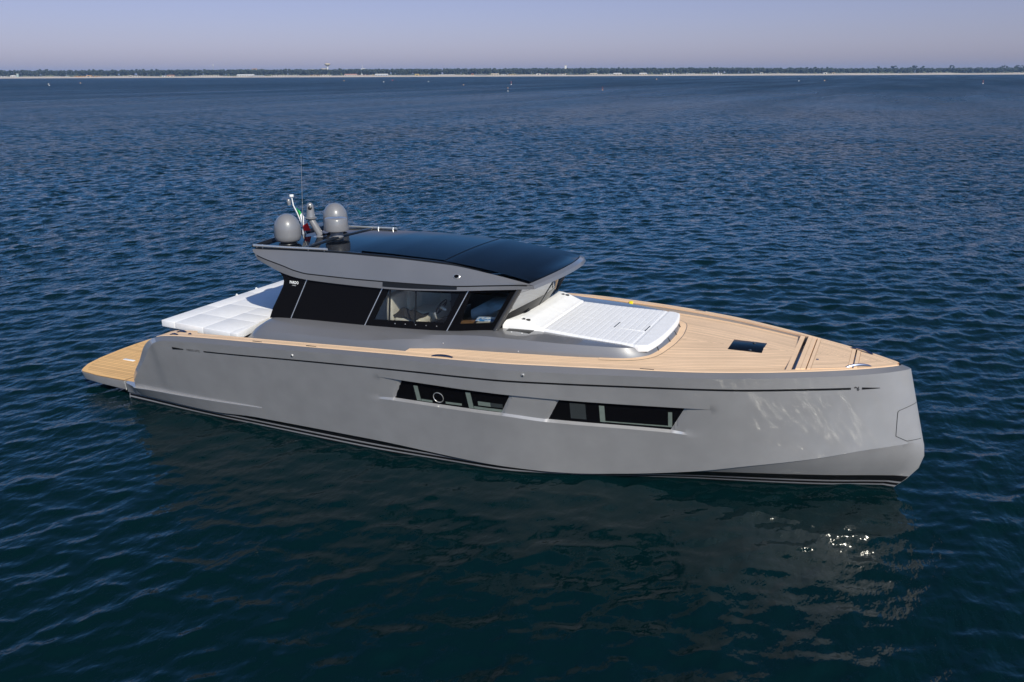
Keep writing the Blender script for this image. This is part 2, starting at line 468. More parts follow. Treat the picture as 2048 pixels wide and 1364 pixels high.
def ico(sub):
    bm = bmesh.new(); bmesh.ops.create_icosphere(bm, subdivisions=sub, radius=1)
    v = np.array([q.co[:] for q in bm.verts]); f = [tuple(q.index for q in a.verts) for a in bm.faces]
    bm.free(); return v, f
ICO1, ICO1F = ico(1)
ICO2, ICO2F = ico(2)
def blob(mb, c, rx, rz, g, sub=1, rough=0.25):
    v, f = (ICO1, ICO1F) if sub == 1 else (ICO2, ICO2F)
    s = 1 + g.uniform(-rough, rough, (len(v), 1))
    w = v * s * np.array([rx, rx, rz]) + np.array(c)
    mb.add(w.tolist(), f)

g = np.random.default_rng(3)
mb = MB()
for row, (dd, n_) in enumerate(((84, 520), (96, 420), (125, 360), (160, 330))):
    for i in range(n_):
        lat = -1750 + 3500 * (i + g.uniform(-0.4, 0.4)) / n_
        right = np.clip((lat - 550) / 300, 0, 1)
        h = (15.2 if row else 13.8) + g.normal(0, 0.8) - 2.6 * right
        p = coast(lat, D0 + dd + g.uniform(-8, 8), 4.4)
        rx = g.uniform(3.6, 6.0)
        blob(mb, (p.x, p.y, 4.4 + h - 2.6), rx, g.uniform(2.2, 3.2), g)
        blob(mb, (p.x + g.uniform(-2, 2), p.y + g.uniform(-2, 2), 4.4 + h - 5.5), rx * 0.8, 2.8, g)
        if row == 0:
            mb.tube([(p.x, p.y, 4), (p.x + g.uniform(-.8, .8), p.y, 4.4 + h - 3)], 0.35, seg=4, cap=False)
        else:
            blob(mb, (p.x, p.y, 4.4 + h * 0.38), rx * 0.9, h * 0.36, g)
o = mb.build("pine_wood", M_pine, weld=False, smooth=False)
tag(o, "long dark belt of pines behind the beach", "wood", kind="stuff")
mb = MB()
for i in range(620):
    lat = g.uniform(-1700, 1700)
    if g.random() < 0.35 + 0.3 * math.sin(lat * 0.012): continue
    p = coast(lat, D0 + g.uniform(66, 84), 4)
    blob(mb, (p.x, p.y, 4.6), g.uniform(2, 5), g.uniform(1.4, 4.2), g)
o = mb.build("dune_shrubs", M_bush, weld=False, smooth=False)
tag(o, "grey green shrubs along the top of the beach", "shrubs", kind="stuff")

def tall_tree(x, w, h, label, dd=118, round_=True):
    lat = px(x, D0 + dd)
    p = coast(lat, D0 + dd, 4.4)
    t = empty("tree", p, label, "tree", "taller trees rising out of the pine belt")
    gg = np.random.default_rng(int(x))
    m1 = MB()
    for k in range(26):
        a, r_ = gg.uniform(0, 6.283), math.sqrt(gg.random()) * w * 0.42
        zz = gg.uniform(0.45, 0.98)
        sh = math.sqrt(max(0.1, 1 - ((zz - 0.62) / 0.42) ** 2)) if round_ else 1.15 - zz
        blob(m1, (p.x + math.cos(a) * r_ * sh, p.y + math.sin(a) * r_ * sh, 4.4 + h * zz - 1.2), gg.uniform(1.3, 2.4), gg.uniform(1.0, 1.9), gg)
    m1.build("crown", M_pine, t, weld=False, smooth=False)
    MB().tube([(p.x, p.y, 3.5), (p.x + .4, p.y, 4.4 + h * 0.3), (p.x, p.y, 4.4 + h * 0.75)], [0.6, 0.45, 0.25], seg=7).build("trunk", M_trunk, t)
for x, w, h, lab in [
    (4, 7, 17.5, "small dark tree top at the far left end of the pine belt"),
    (84, 14, 19.5, "left half of the wide dark tree clump above the arched beach hall"),
    (97, 15, 19.0, "right half of the wide dark tree clump above the arched beach hall"),
    (143, 9, 17.2, "low rounded tree between the dark clump and the twin tree tops"),
    (183, 7, 18.8, "left of the twin pointed tree tops above the orange beach huts"),
    (191, 6, 18.3, "right of the twin pointed tree tops above the orange beach huts"),
    (277, 8, 17.8, "small dark tree top just left of the round tree on the left skyline"),
    (316, 11, 19.0, "round dark tree standing proud of the belt left of the thin pole"),
    (682, 8, 18.0, "rounded tree top just right of the water tower"),
    (902, 7, 17.4, "small tree top right of the masted roof behind the pines"),
    (1095, 11, 18.2, "broad dark tree top left of the white tower"),
    (1155, 8, 17.0, "low tree top just right of the white tower"),
    (1615, 11, 17.0, "first rounded tree top on the lower right stretch of the belt"),
    (1631, 12, 17.2, "second rounded tree top on the lower right stretch of the belt"),
    (1655, 8, 17.2, "small pointed tree behind the lone white beach hut"),
    (1757, 12, 18.0, "pale rounded tree left of the big round tree on the right"),
    (1788, 22, 19.5, "big round tree on the right half of the skyline"),
    (1829, 20, 19.5, "wide dome shaped tree right of the big round tree"),
    (1846, 12, 18.2, "small hazy tree leaning on the wide dome shaped tree"),
    (1904, 18, 20.0, "tallest dark dome shaped tree near the right edge"),
    (2008, 26, 19.0, "broad pale tree crown at the far right of the skyline"),
    (2038, 34, 20.5, "highest tree crown cut by the right edge of the photo")]:
    tall_tree(x, w, h, lab)

# ---- beach buildings, each a thing of its own
def bm_(name, col, rough=0.7): return simple(name, tuple(k * .78 for k in col), rough, noise=0.08, nscale=0.3)
BC = dict(white=bm_("white_render", (0.72, 0.70, 0.66)), cream=bm_("cream_render", (0.62, 0.52, 0.38)), orange=bm_("orange_boards", (0.62, 0.33, 0.12)),
          pink=bm_("brick_pink_boards", (0.50, 0.27, 0.20)), blue=bm_("pale_blue_boards", (0.40, 0.50, 0.64)), yellow=bm_("ochre_boards", (0.66, 0.46, 0.16)),
          grey=bm_("grey_boards", (0.38, 0.38, 0.38)), red=bm_("red_boards", (0.45, 0.12, 0.09)), green=bm_("pale_green_boards", (0.42, 0.52, 0.48)), tile=bm_("clay_tile_roof", (0.45, 0.25, 0.17)), dark=simple("dark_window_opening", (0.03, 0.035, 0.04), 0.3))
def frame_at(x, dep):
    p = coast(px(x, dep), dep, 0)
    return p
def facing_box(mb, c, w, d, z0, z1):
    a = c - hr * w / 2; b = c + hr * w / 2
    vs = [a, b, b + hf * d, a + hf * d]
    v = [(q.x, q.y, z0) for q in vs] + [(q.x, q.y, z1) for q in vs]
    mb.add(v, [(0, 3, 2, 1), (4, 5, 6, 7), (0, 1, 5, 4), (1, 2, 6, 5), (2, 3, 7, 6), (3, 0, 4, 7)])
def beach_building(x0, x1, h, wall, roof, label, dep=D0 + 52, base=3.2, style='flat', cat="beach hut", name="beach_hut", nwin=None):
    dep = float(dep)
    if base < 6: h *= .68; base = 2.6
    xa = px(x0, dep); xb = px(x1, dep); w = xb - xa
    c = coast((xa + xb) / 2, dep, 0)
    t = empty(name, (c.x, c.y, base), label, cat, "buildings along the beach" if base < 6 else "buildings behind the pines")
    m1 = MB(); facing_box(m1, c, w, 9, base - 2.5, base + h); m1.build("wall", BC[wall], t, smooth=False)
    m2 = MB()
    if style == 'gable':
        a = c - hr * (w / 2 + .5) - hf * .6; b = c + hr * (w / 2 + .5) - hf * .6; k = hf * 10.2
        z0, z1 = base + h + .01, base + h + min(2.4, 0.9 + w * 0.06)
        m = (hf * 5.1)
        P = [a, b, b + k, a + k]
        v = [(q.x, q.y, z0) for q in P] + [((a + m + hr * 1.0).x, (a + m + hr * 1.0).y, z1), ((b + m - hr * 1.0).x, (b + m - hr * 1.0).y, z1)]
        m2.add(v, [(0, 1, 5, 4), (1, 2, 5), (2, 3, 4, 5), (3, 0, 4), (0, 3, 2, 1)])
    elif style == 'arch':
        rows = []
        for j in (-0.6, 9.6):
            rows.append([(lambda q: (q.x, q.y, base + h + .01 + 2.6 * math.sin(math.pi * i / 12)))(c + hr * (w / 2 * 1.02) * -math.cos(math.pi * i / 12) + hf * j) for i in range(13)])
        m2.grid(rows)
        for r_ in rows: m2.add(r_, [tuple(range(13))])
    else:
        facing_box(m2, c - hf * .7, w + 1.0, 10.4, base + h + .01, base + h + .5)
    m2.build("roof", BC[roof], t, smooth=False)
    nw = nwin if nwin is not None else max(1, min(8, int(w / 6)))
    for i in range(nw):
        q = c - hf * .06 + hr * (-w / 2 + w * (i + .5) / nw)
        m3 = MB(); facing_box(m3, q, w / nw * .45, .05, base + .5, base + h - .55); m3.build("window", BC['dark'], t, smooth=False)
    return t
for a in [
    (-6, 17, 3.0, 'white', 'white', "long low white beach building at the left edge", ),
    (23, 33, 3.4, 'white', 'white', "white beach hall with a round arched roof", 'arch'),
    (70, 84, 2.2, 'cream', 'grey', "low cream hut just right of the pale green tower"),
    (88, 108, 2.0, 'white', 'cream', "low cream roofed hut halfway to the orange beach huts"),
    (134, 138, 3.0, 'white', 'white', "tiny white kiosk left of the orange beach huts"),
    (152, 163, 2.6, 'orange', 'orange', "orange beach hut at the left end of the orange row"),
    (164, 174, 2.8, 'orange', 'yellow', "orange beach hut beside the cream roofed bar"),
    (175, 184, 4.0, 'cream', 'orange', "tall cream bar in the middle of the orange beach huts", 'gable'),
    (186, 200, 2.6, 'orange', 'orange', "orange beach hut at the right end of the orange row"),
    (249, 282, 3.0, 'white', 'cream', "long flat cream beach pavilion with a small raised middle"),
    (262, 266, 4.8, 'cream', 'white', "small raised cabin on top of the flat cream pavilion"),
    (326, 333, 3.2, 'white', 'white', "small white hut left of the cream house with red roof"),
    (336, 350, 3.6, 'cream', 'tile', "cream beach house with a red tiled roof", 'gable'),
    (401, 440, 3.8, 'white', 'cream', "long white beach building below the thin pole"),
    (476, 510, 4.0, 'white', 'white', "long white beach building left of the grey roofed row", 'gable'),
    (500, 530, 2.4, 'blue', 'white', "low blue grey beach row beside the long white building"),
    (545, 575, 3.4, 'white', 'cream', "white beach building at the left of a pair below the villa"),
    (577, 600, 3.0, 'cream', 'white', "cream beach building at the right of a pair below the villa"),
    (623, 640, 3.2, 'cream', 'orange', "cream and orange beach hut below the water tower"),
    (643, 664, 3.2, 'white', 'yellow', "white beach hut with ochre roof right below the water tower"),
    (691, 716, 3.8, 'white', 'pink', "white and brick pink beach bar right of the water tower", 'gable'),
    (717, 738, 2.8, 'pink', 'pink', "long brick pink beach cabins"),
    (747, 750, 3.6, 'yellow', 'yellow', "tiny ochre kiosk left of the blue and white bar"),
    (752, 778, 3.8, 'blue', 'white', "blue and white beach bar", 'gable'),
    (832, 840, 4.2, 'yellow', 'yellow', "ochre beach kiosk with a pointed roof", 'gable'),
    (841, 862, 2.4, 'orange', 'cream', "low orange cabins right of the ochre kiosk"),
    (880, 912, 3.6, 'white', 'white', "long white beach pavilion near the middle of the coast"),
    (929, 932, 3.4, 'white', 'white', "tiny white kiosk left of the orange tent roof"),
    (945, 949, 5.0, 'orange', 'red', "orange hut with a pointed tent like roof", 'gable'),
    (952, 975, 3.8, 'dark', 'white', "dark fronted beach bar under a white flat roof"),
    (984, 1000, 3.8, 'cream', 'cream', "cream beach house near the middle of the coast", 'gable'),
    (1004, 1014, 3.2, 'white', 'white', "small white hut right of the cream middle house"),
    (1018, 1034, 3.4, 'cream', 'yellow', "cream hut with ochre roof behind the buoys"),
    (1075, 1083, 5.6, 'white', 'white', "tall white beach cube with a red front strip"),
    (1093, 1100, 4.0, 'white', 'red', "white hut with red roof right of the white cube"),
    (1117, 1121, 3.8, 'white', 'white', "tiny white kiosk below the white tower"),
    (1123, 1133, 3.4, 'white', 'cream', "low cream roofed hut below the white tower"),
    (1182, 1197, 3.6, 'cream', 'cream', "cream beach house right of the white tower", 'gable'),
    (1216, 1226, 3.2, 'white', 'white', "small white hut left of the cream gabled house"),
    (1229, 1246, 3.8, 'cream', 'white', "cream gabled beach house with white roof", 'gable'),
    (1281, 1296, 4.0, 'cream', 'white', "white roofed cream beach house on the open sand", 'gable'),
    (1329, 1341, 3.6, 'white', 'white', "white flat roofed hut left of the dark low huts"),
    (1346, 1356, 2.8, 'white', 'grey', "low hut with a grey roof right of the white flat hut"),
    (1374, 1391, 3.4, 'grey', 'white', "grey fronted hut under a white roof"),
    (1428, 1446, 4.6, 'white', 'white', "white beach hall with dark arched openings"),
    (1523, 1527, 6.0, 'white', 'white', "narrow white tower hut at the end of the hut row"),
    (1527, 1540, 2.8, 'cream', 'grey', "low cream hut attached to the narrow white tower hut"),
    (1555, 1560, 3.4, 'white', 'cream', "tiny cream kiosk on the right stretch of sand"),
    (1649, 1656, 5.0, 'white', 'white', "lone white beach hut on a dark stone base"),
    (1666, 1672, 4.0, 'cream', 'orange', "small orange roofed hut right of the lone white hut")]:
    beach_building(a[0], a[1], a[2], a[3], a[4], a[5], style=(a[6] if len(a) > 6 else 'flat'), nwin=(1 if a[1] - a[0] < 9 else None))
for a in [
    (25, 30, 17.2, 'white', 'white', "white villa roof left, peeping over the pines at the left"),
    (33, 36, 17.0, 'white', 'white', "white villa roof right, peeping over the pines at the left"),
    (507, 517, 19.2, 'cream', 'tile', "cream villa with red roof rising over the pines", 'gable'),
    (620, 632, 18.2, 'white', 'white', "flat white villa left of the water tower over the pines"),
    (645, 656, 18.6, 'white', 'cream', "white villa touching the water tower over the pines", 'gable'),
    (685, 688, 18.0, 'white', 'white', "tiny white roof right of the water tower"),
    (694, 699, 18.0, 'white', 'white', "small white roof left of the masted house"),
    (725, 733, 18.8, 'white', 'white', "white house with a mast on its roof behind the pines", 'gable'),
    (850, 853, 18.0, 'red', 'tile', "tiny red roof peeping over the middle of the pines"),
    (1129, 1137, 16.9, 'cream', 'yellow', "low ochre roof at the foot of the white tower")]:
    beach_building(a[0], a[1], a[2] - 4.4, a[3], a[4], a[5], dep=D0 + 260, base=6.4, style=(a[6] if len(a) > 6 else 'flat'), cat="house", name="villa", nwin=1)
# water tower
def twr(x, dep): return coast(px(x, dep), dep, 5)
p = twr(658.5, D0 + 320)
t = empty("water_tower", p, "pale mushroom shaped water tower above the pines", "water tower")
MB().lathe([(2.6, 0), (2.0, 14), (2.1, 24)], p).build("shaft", BC['white'], t)
MB().lathe([(0, 24.01), (2.3, 24.02), (7.6, 27.2), (8.4, 28.6), (8.4, 30.4), (7.8, 31.2), (0, 32.0)], p).build("tank", BC['cream'], t)
p = twr(1133, D0 + 320)
t = empty("tower", p, "square white tower rising over the pines", "tower")
m = MB(); facing_box(m, p, 5.5, 5.5, 4, 27.5); m.build("shaft", BC['white'], t, smooth=False)
m = MB(); facing_box(m, p - hr * 0 - hf * .4, 6.3, 6.3, 27.52, 28.3); m.build("cap", BC['cream'], t, smooth=False)
p = twr(430.5, D0 + 300)
t = empty("pole", p, "thin pole with a pale lamp head above the left pines", "pole")
MB().tube([p, p + Vector((0, 0, 26))], 0.45, seg=6).build("post", BC['grey'], t)
MB().lathe([(0, 26), (1.2, 26.2), (1.5, 27.8), (0.9, 29.5), (0, 29.6)], p, seg=10).build("lamp", BC['white'], t)
p = twr(728, D0 + 262)
t = empty("mast", p + Vector((0, 0, 14)), "thin mast on the white house roof behind the pines", "mast")
MB().tube([p + Vector((0, 0, 14)), p + Vector((0, 0, 26))], 0.4, seg=6).build("post", BC['white'], t)
MB().tube([p + Vector((0, 0, 22)) - hr * 1.5, p + Vector((0, 0, 22)) + hr * 1.5], 0.25, seg=6).build("cross_arm", BC['white'], t)
p = coast(px(37.8, D0 + 40), D0 + 40, 2.5)
t = empty("watch_tower", p, "narrow pale green tower beside the arched beach hall", "tower")
m = MB(); facing_box(m, p, 4, 4, 1.5, 11); m.build("shaft", BC['green'], t, smooth=False)
m = MB(); facing_box(m, p - hf * .3, 4.8, 4.8, 11.02, 11.6); m.build("cap", BC['white'], t, smooth=False)

# ---- marker buoys
def buoy(x, y, col, label, pole=False, r=0.45):
    dep = min(8.0 / math.tan(PITCH + math.atan((y + (x - 1024) * 0.00398 - 682) / 1720.0)), 1900)
    q = coast(px(x, dep) , dep, 0)
    k = max(r * .7, dep / 860 * 0.62)
    t = empty("buoy", (q.x, q.y, 0), label, "buoy", "marker buoys off the beach")
    MB().lathe([(0, -k * .6), (k * .8, -k * .4), (k, 0.1), (k * .75, k * .7), (0, k)], (q.x, q.y, 0), seg=12).build("float", col, t)
    if pole:
        MB().tube([(q.x, q.y, k * .8), (q.x, q.y, k * 4.5)], k * .22, seg=6).build("staff", simple("red_staff", (0.4, 0.06, 0.05), 0.6), t)
        m = MB(); facing_box(m, q, k * .9, k * .3, k * 3.6, k * 4.6); m.build("pennant", simple("buoy_pennant", (0.55, 0.2, 0.12), 0.6), t, smooth=False)
M_bw = simple("white_buoy", (0.75, 0.72, 0.66), 0.5); M_bo = simple("orange_buoy", (0.75, 0.42, 0.22), 0.5)
for a in [(99, 168.5, M_bw, "white buoy, upper of a close pair at the left"), (100.8, 171.3, M_bw, "white buoy, lower of a close pair at the left"),
          (163, 166.5, M_bo, "lone pale orange buoy right of the close white pair"),
          (690, 161.7, M_bo, "orange buoy below the water tower"), (769.4, 164.2, M_bw, "white buoy below the blue and white bar"),
          (787, 161.0, simple("red_buoy", (0.55, 0.08, 0.1), .5), "small red buoy below the blue and white bar"), (859, 163.5, M_bw, "white buoy below the ochre kiosk cabins"),
          (929, 170.2, M_bo, "orange buoy below the tiny white kiosk"), (1024.5, 169.2, M_bw, "white buoy, furthest of the three lined up mid picture", True),
          (1017.7, 176.5, M_bo, "orange buoy, middle of the three lined up mid picture"), (1017.7, 182.6, M_bw, "white buoy, nearest of the three lined up mid picture"),
          (1207, 180.5, M_bo, "orange buoy with a thin red staff", True), (1315, 158.9, M_bo, "small orange buoy on the right of the staffed buoy"),
          (1599.5, 162.3, M_bw, "white buoy left of the pair below the lone white hut"), (1651, 161.6, M_bo, "orange buoy below the lone white beach hut"),
          (1967.7, 167.2, M_bw, "white buoy with a staff near the right edge", True)]:
    buoy(*a)

# ---- the sea air that pales the far shore
mb = MB(); mb.box((-8000, -2500, -15.0), (8000, 7000, 46.0))
m = bpy.data.materials.new("sea_haze"); m.use_nodes = True
n, l = m.node_tree.nodes, m.node_tree.links
n.remove(n["Principled BSDF"])
pv = n.new("ShaderNodeVolumePrincipled"); pv.inputs["Color"].default_value = (0.40, 0.62, 1.0, 1); pv.inputs["Density"].default_value = 0.00009
l.new(pv.outputs[0], n["Material Output"].inputs["Volume"])
o = mb.build("haze", m, smooth=False); tag(o, kind="stuff")
#@@YACHT@@
# ================================================================== YACHT
yacht = empty("motor_yacht", (0, 0, 0), "large grey motor yacht with black roof, teak decks and white sun pads on the water", "yacht")

# --- hull lines (starboard side, metres; x forward, y negative to starboard, z up)
SB = np.array([  # s, Bx, By, Bz : outer edge of the bulwark bevel
 (-18.25, -18.25, -2.50, .420), (-17.76, -17.76, -2.66, .425), (-17.66, -17.68, -2.74, .60), (-17.09, -17.09, -2.90, 1.275), (-16.72, -16.72, -3.00, 1.70), (-16.50, -16.50, -3.06, 1.86),
 (-16.2, -16.2, -3.08, 1.955), (-15.16, -15.16, -3.093, 2.045), (-13.78, -13.78, -3.12, 2.135), (-11.58, -11.58, -3.146, 2.285), (-8.67, -8.67, -3.137, 2.425),
 (-7.53, -7.53, -3.085, 2.452), (-6.31, -6.31, -2.873, 2.48), (-4.68, -4.68, -2.50, 2.515), (-3.78, -3.78, -2.24, 2.525), (-3.0, -3.0, -1.93, 2.525), (-1.88, -1.88, -1.34, 2.515),
 (-1.13, -1.13, -.90, 2.515), (-.60, -.60, -.545, 2.52), (-.25, -.25, -.27, 2.53), (-.06, -.06, -.075, 2.534), (0, -.016, 0, 2.534)])
ST = np.array([  # s, Tx, Ty, Tz : outer edge of the teak capping
 (-18.25, -18.30, -2.42, .421), (-17.76, -17.84, -2.60, .426), (-17.66, -17.79, -2.66, .61), (-17.09, -17.32, -2.80, 1.26), (-16.72, -16.98, -2.90, 1.70), (-16.50, -16.70, -2.94, 1.90), (-16.2, -16.3, -2.95, 2.03),
 (-15.16, -15.16, -2.965, 2.135), (-13.88, -13.88, -2.993, 2.215), (-11.66, -11.66, -3.02, 2.345), (-9.67, -9.67, -3.015, 2.45), (-8.74, -8.74, -3.007, 2.495),
 (-7.59, -7.59, -2.955, 2.54), (-6.35, -6.35, -2.745, 2.575), (-4.93, -4.93, -2.43, 2.60), (-3.81, -3.81, -2.11, 2.602), (-2.74, -2.74, -1.66, 2.597), (-1.68, -1.68, -1.10, 2.592),
 (-1.15, -1.15, -.785, 2.592), (-.615, -.615, -.412, 2.593), (-.294, -.294, -.14, 2.59), (-.20, -.21, -.05, 2.59), (0, -.19, 0, 2.59)])
XC = np.array([  # X, Y, Z of the chine
 (-18.25, -2.50, .16), (-15.3, -2.70, .165), (-13.82, -2.73, .25), (-10.7, -2.75, .27), (-7.93, -2.60, .14), (-6.86, -2.42, .105), (-6.12, -2.20, .085), (-5.2, -1.93, .135),
 (-3.84, -1.58, .29), (-2.7, -1.34, .53), (-1.52, -.99, .76), (-.55, -.60, .975), (.0, -.32, 1.06), (.25, -.14, 1.095), (.36, -.03, 1.113), (.373, 0, 1.115)])
XW = np.array([(-18.25, -2.47), (-15.4, -2.60), (-13.9, -2.62), (-11, -2.66), (-8.78, -2.55), (-7.57, -2.48), (-6.9, -2.32), (-6.1, -2.05), (-3.87, -1.25), (-2.05, -.70), (-1.0, -.37), (-.35, -.13), (.0, -.02), (.06, 0)])
fB = [pchip(SB[:, 0], SB[:, k]) for k in (1, 2, 3)]
fT = [pchip(ST[:, 0], ST[:, k]) for k in (1, 2, 3)]
fC = [pchip(XC[:, 0], XC[:, k]) for k in (1, 2)]
fW = pchip(XW[:, 0], XW[:, 1])
def xC(s): t = np.clip((s + 4) / 4, 0, 1); return s + .373 * t * t
def Bp(s): return np.array([float(f(s)) for f in fB])
def Tp(s): return np.array([float(f(s)) for f in fT])
def Cp(s):
    x = float(xC(s)); return np.array([x, float(fC[0](x)), float(fC[1](x))])
ZU = pchip([-10.6, -10.155, -7.2, -6.2, -3.8, -3.2], [1.913, 1.912, 1.90, 1.873, 1.835, 1.812])
ZL = pchip([-10.6, -10.47, -9.9, -7.47, -6.5, -4.12, -3.6, -3.2], [1.35, 1.352, 1.385, 1.392, 1.33, 1.235, 1.165, 1.14])
def rowv(f, s):
    sc = min(max(s, -10.6), -3.2); b, c_ = Bp(sc), Cp(sc)
    return (float(f(sc)) - c_[2]) / (b[2] - c_[2])
def inset(x, z):
    """depth of the long window recess, with slanted ends"""
    xi = x - .51 * (z - 1.385)
    return float(np.interp(xi, [-10.60, -10.42, -10.15, -9.93, -9.90, -7.47, -7.44, -6.53, -6.50, -4.12, -4.09, -3.86, -3.64, -3.48], [0, .006, .026, .045, .085, .085, .045, .045, .085, .085, .05, .026, .007, 0]))
def hull_sv(s, v):
    b, c_ = Bp(s), Cp(s)
    p = c_ + (b - c_) * v
    # a little flare: fuller near the sheer, hollow near the chine towards the bow
    fl = np.clip((s + 7) / 6, 0, 1) * np.clip(-s / 1.2, 0, 1)
    p[1] += .10 * fl * 4 * v * (1 - v) * .35
    return p
def hull_at(X, Z):
    s = X
    for _ in range(14):
        b, c_ = Bp(s), Cp(s)
        v = (Z - c_[2]) / (b[2] - c_[2])
        p = hull_sv(s, v)
        s = min(s + (X - p[0]), -1e-4)
    return hull_sv(s, v)
def hull_n(X, Z):
    a, b, c_ = hull_at(X, Z), hull_at(X - .03, Z), hull_at(X, Z + .03)
    n_ = np.cross(b - a, c_ - a); n_ /= np.linalg.norm(n_)
    return n_ if n_[1] < 0 else -n_
def mir(p): return (p[0], -p[1], p[2])

stations = np.unique(np.concatenate([np.linspace(-18.25, -16, 40), np.linspace(-16, -10.6, 28), np.arange(-10.6, -3.2, .03), np.linspace(-3.2, -.6, 40), np.linspace(-.6, -.05, 24), np.array([-.035, -.02, -.008, 0])]))
cols = []
for s in stations:
    b, t_, c_ = Bp(s), Tp(s), Cp(s)
    vu, vl = rowv(ZU, s), rowv(ZL, s)
    col = []
    x = float(xC(s)); yw = float(fW(min(x, .06)))
    k = np.clip((s + 3) / 3, 0, 1)
    xw = x - .42 * k * k                                   # forefoot runs back under the stem
    ykeel = yw * .55
    col.append((xw - .3 * k, ykeel, -.9)); col.append((xw, yw, -.02)); 
    zs = c_[2]
    # bulbous stem below the chine
    for q in (.2, .45, .7, .9):
        bx = xw + (x - xw) * (1 - (1 - q) ** 2) + .125 * k ** 3 * math.sin(math.pi * q)
        col.append((bx, yw + (c_[1] * .985 + .012 * float(np.clip((-s - .1) / 1.2, 0, 1)) - yw) * q, zs * q))
    col.append((c_[0], c_[1] + .03 * float(np.clip((-s - .1) / 1.2, 0, 1)), c_[2]))
    vs = [0.004] + [vl * q for q in (.25, .5, .75, .93)] + [vl, vl + .022] + [vl + .022 + (vu - .006 - vl - .022) * q for q in (.2, .4, .6, .8)] + [vu - .006, vu] + [vu + (1 - vu) * q for q in (.2, .45, .7, .9)] + [1]
    for j, v in enumerate(vs):
        p = hull_sv(s, v)
        if 6 <= j <= 11 and -10.6 < s < -3.2: p[1] += inset(p[0], p[2])
        col.append(tuple(p))
    col.append(tuple(t_))
    cols.append(col)
mb = MB()
mb.grid(cols)
mb.grid([[mir(p) for p in c_] for c_ in cols], flip=True)
# transom
tr = [c_ for c_ in cols[0]]
mb.add(tr + [mir(p) for p in reversed(tr)], [tuple(range(2 * len(tr)))])
hull = mb.build("hull", M_paint, yacht, angle=22)
hull.data.materials.append(M_paint2)
for q in hull.data.polygons:
    if abs(q.normal.z) > .4 and q.center.z > 1.93: q.material_index = 1

# --- boot stripes along the waterline (thin paint film standing proud of the hull)
def low_at(s, q, off=.006):
    x = float(xC(s)); c_ = Cp(s); yw = float(fW(min(x, .06))); k = np.clip((s + 3) / 3, 0, 1); xw = x - .42 * k * k
    ramp = float(np.clip((-s - .1) / 1.2, 0, 1))
    pts = [np.array([xw, yw, -.02])]
    for t_ in (.2, .45, .7, .9):
        bx = xw + (x - xw) * (1 - (1 - t_) ** 2) + .125 * k ** 3 * math.sin(math.pi * t_)
        pts.append(np.array([bx, yw + (c_[1] * .985 + .012 * ramp - yw) * t_, c_[2] * t_]))
    pts.append(np.array([c_[0], c_[1] + .03 * ramp, c_[2]]))
    z = q * c_[2]; zz = [p[2] for p in pts]
    p = np.array([np.interp(z, zz, [p[i] for p in pts]) for i in range(3)])
    return p + np.array([off * .6 * k, -off, -off * .3])
def band(name, z0, z1, mat, parent, off, s0=-18.22, s1=-.02):
    m_ = MB()
    for sg in (1, -1):
        rows = []
        for s in np.concatenate([np.linspace(s0, -1, 90), np.linspace(-1, s1, 30)[1:]]):
            zc = Cp(s)[2]; top = zc - .002
            a_ = [low_at(s, min(z, top) / zc, off) for z in np.linspace(z0, z1, 7)]
            rows.append([(p[0], p[1] * sg, p[2]) for p in a_])
        m_.grid(rows, flip=sg < 0)
    return m_.build(name, mat, parent, weld=False)
band("boot_band", -.05, .30, M_boot, hull, .006)
band("boot_stripe", .118, .156, M_bootgrey, hull, .010)
band("boot_stripe", .026, .062, M_bootgrey, hull, .010)

# --- black pinstripe, wedge marks, emblem and lettering on the topsides
ZS = pchip([-15.95, -14.95, -11.63, -8.71, -6.33, -4.0, -2.7, -1.02, -.5], [1.80, 1.843, 2.043, 2.18, 2.242, 2.282, 2.268, 2.247, 2.232])
def stripe(name, x0, x1, w0, w1, n, mat=M_boot, parent=hull, both=True):
    m_ = MB()
    for sg in ((1, -1) if both else (1,)):
        rows = []
        for x in np.linspace(x0, x1, n):
            w = w0 + (w1 - w0) * (x - x0) / (x1 - x0)
            r_ = []
            for dz in (-w / 2, w / 2):
                z = float(ZS(x)) + dz; p = hull_at(x, z) + hull_n(x, z) * .005
                r_.append((p[0], p[1] * sg, p[2]))
            rows.append(r_)
        m_.grid(rows, flip=sg < 0)
    return m_.build(name, mat, parent, weld=False)
stripe("pinstripe", -14.95, -1.02, .030, .042, 140)
stripe("wedge_mark", -15.93, -15.58, .062, .022, 8)
stripe("wedge_mark", -.83, -.52, .045, .012, 10)

def text_mesh(txt, h, spacing=1.0, bold=0.0):
    cu = bpy.data.curves.new("lettering", 'FONT'); cu.body = txt; cu.size = h; cu.space_character = spacing; cu.offset = bold
    ob = bpy.data.objects.new("lettering", cu); COL.objects.link(ob)
    dg = bpy.context.evaluated_depsgraph_get()
    me = bpy.data.meshes.new_from_object(ob.evaluated_get(dg))
    bpy.data.objects.remove(ob); bpy.data.curves.remove(cu)
    return me
def hull_text(txt, x0, h, name, width=None, zoff=0.0, bold=0.0):
    me = text_mesh(txt, h, 1.05, bold)
    xs = [v.co.x for v in me.vertices]; k = (width / (max(xs) - min(xs))) if width else 1
    for v in me.vertices:
        x = x0 + (v.co.x - min(xs)) * k; z = float(ZS(x)) + zoff + v.co.y - h * .35
        p = hull_at(x, z) + hull_n(x, z) * .006
        v.co = p
    return link(name, me, M_decal, hull, smooth=False)
hull_text("PARDO GT52", -15.47, .075, "name_lettering", .40)
hull_text("96", -.965, .11, "bow_emblem", .09, bold=.004)

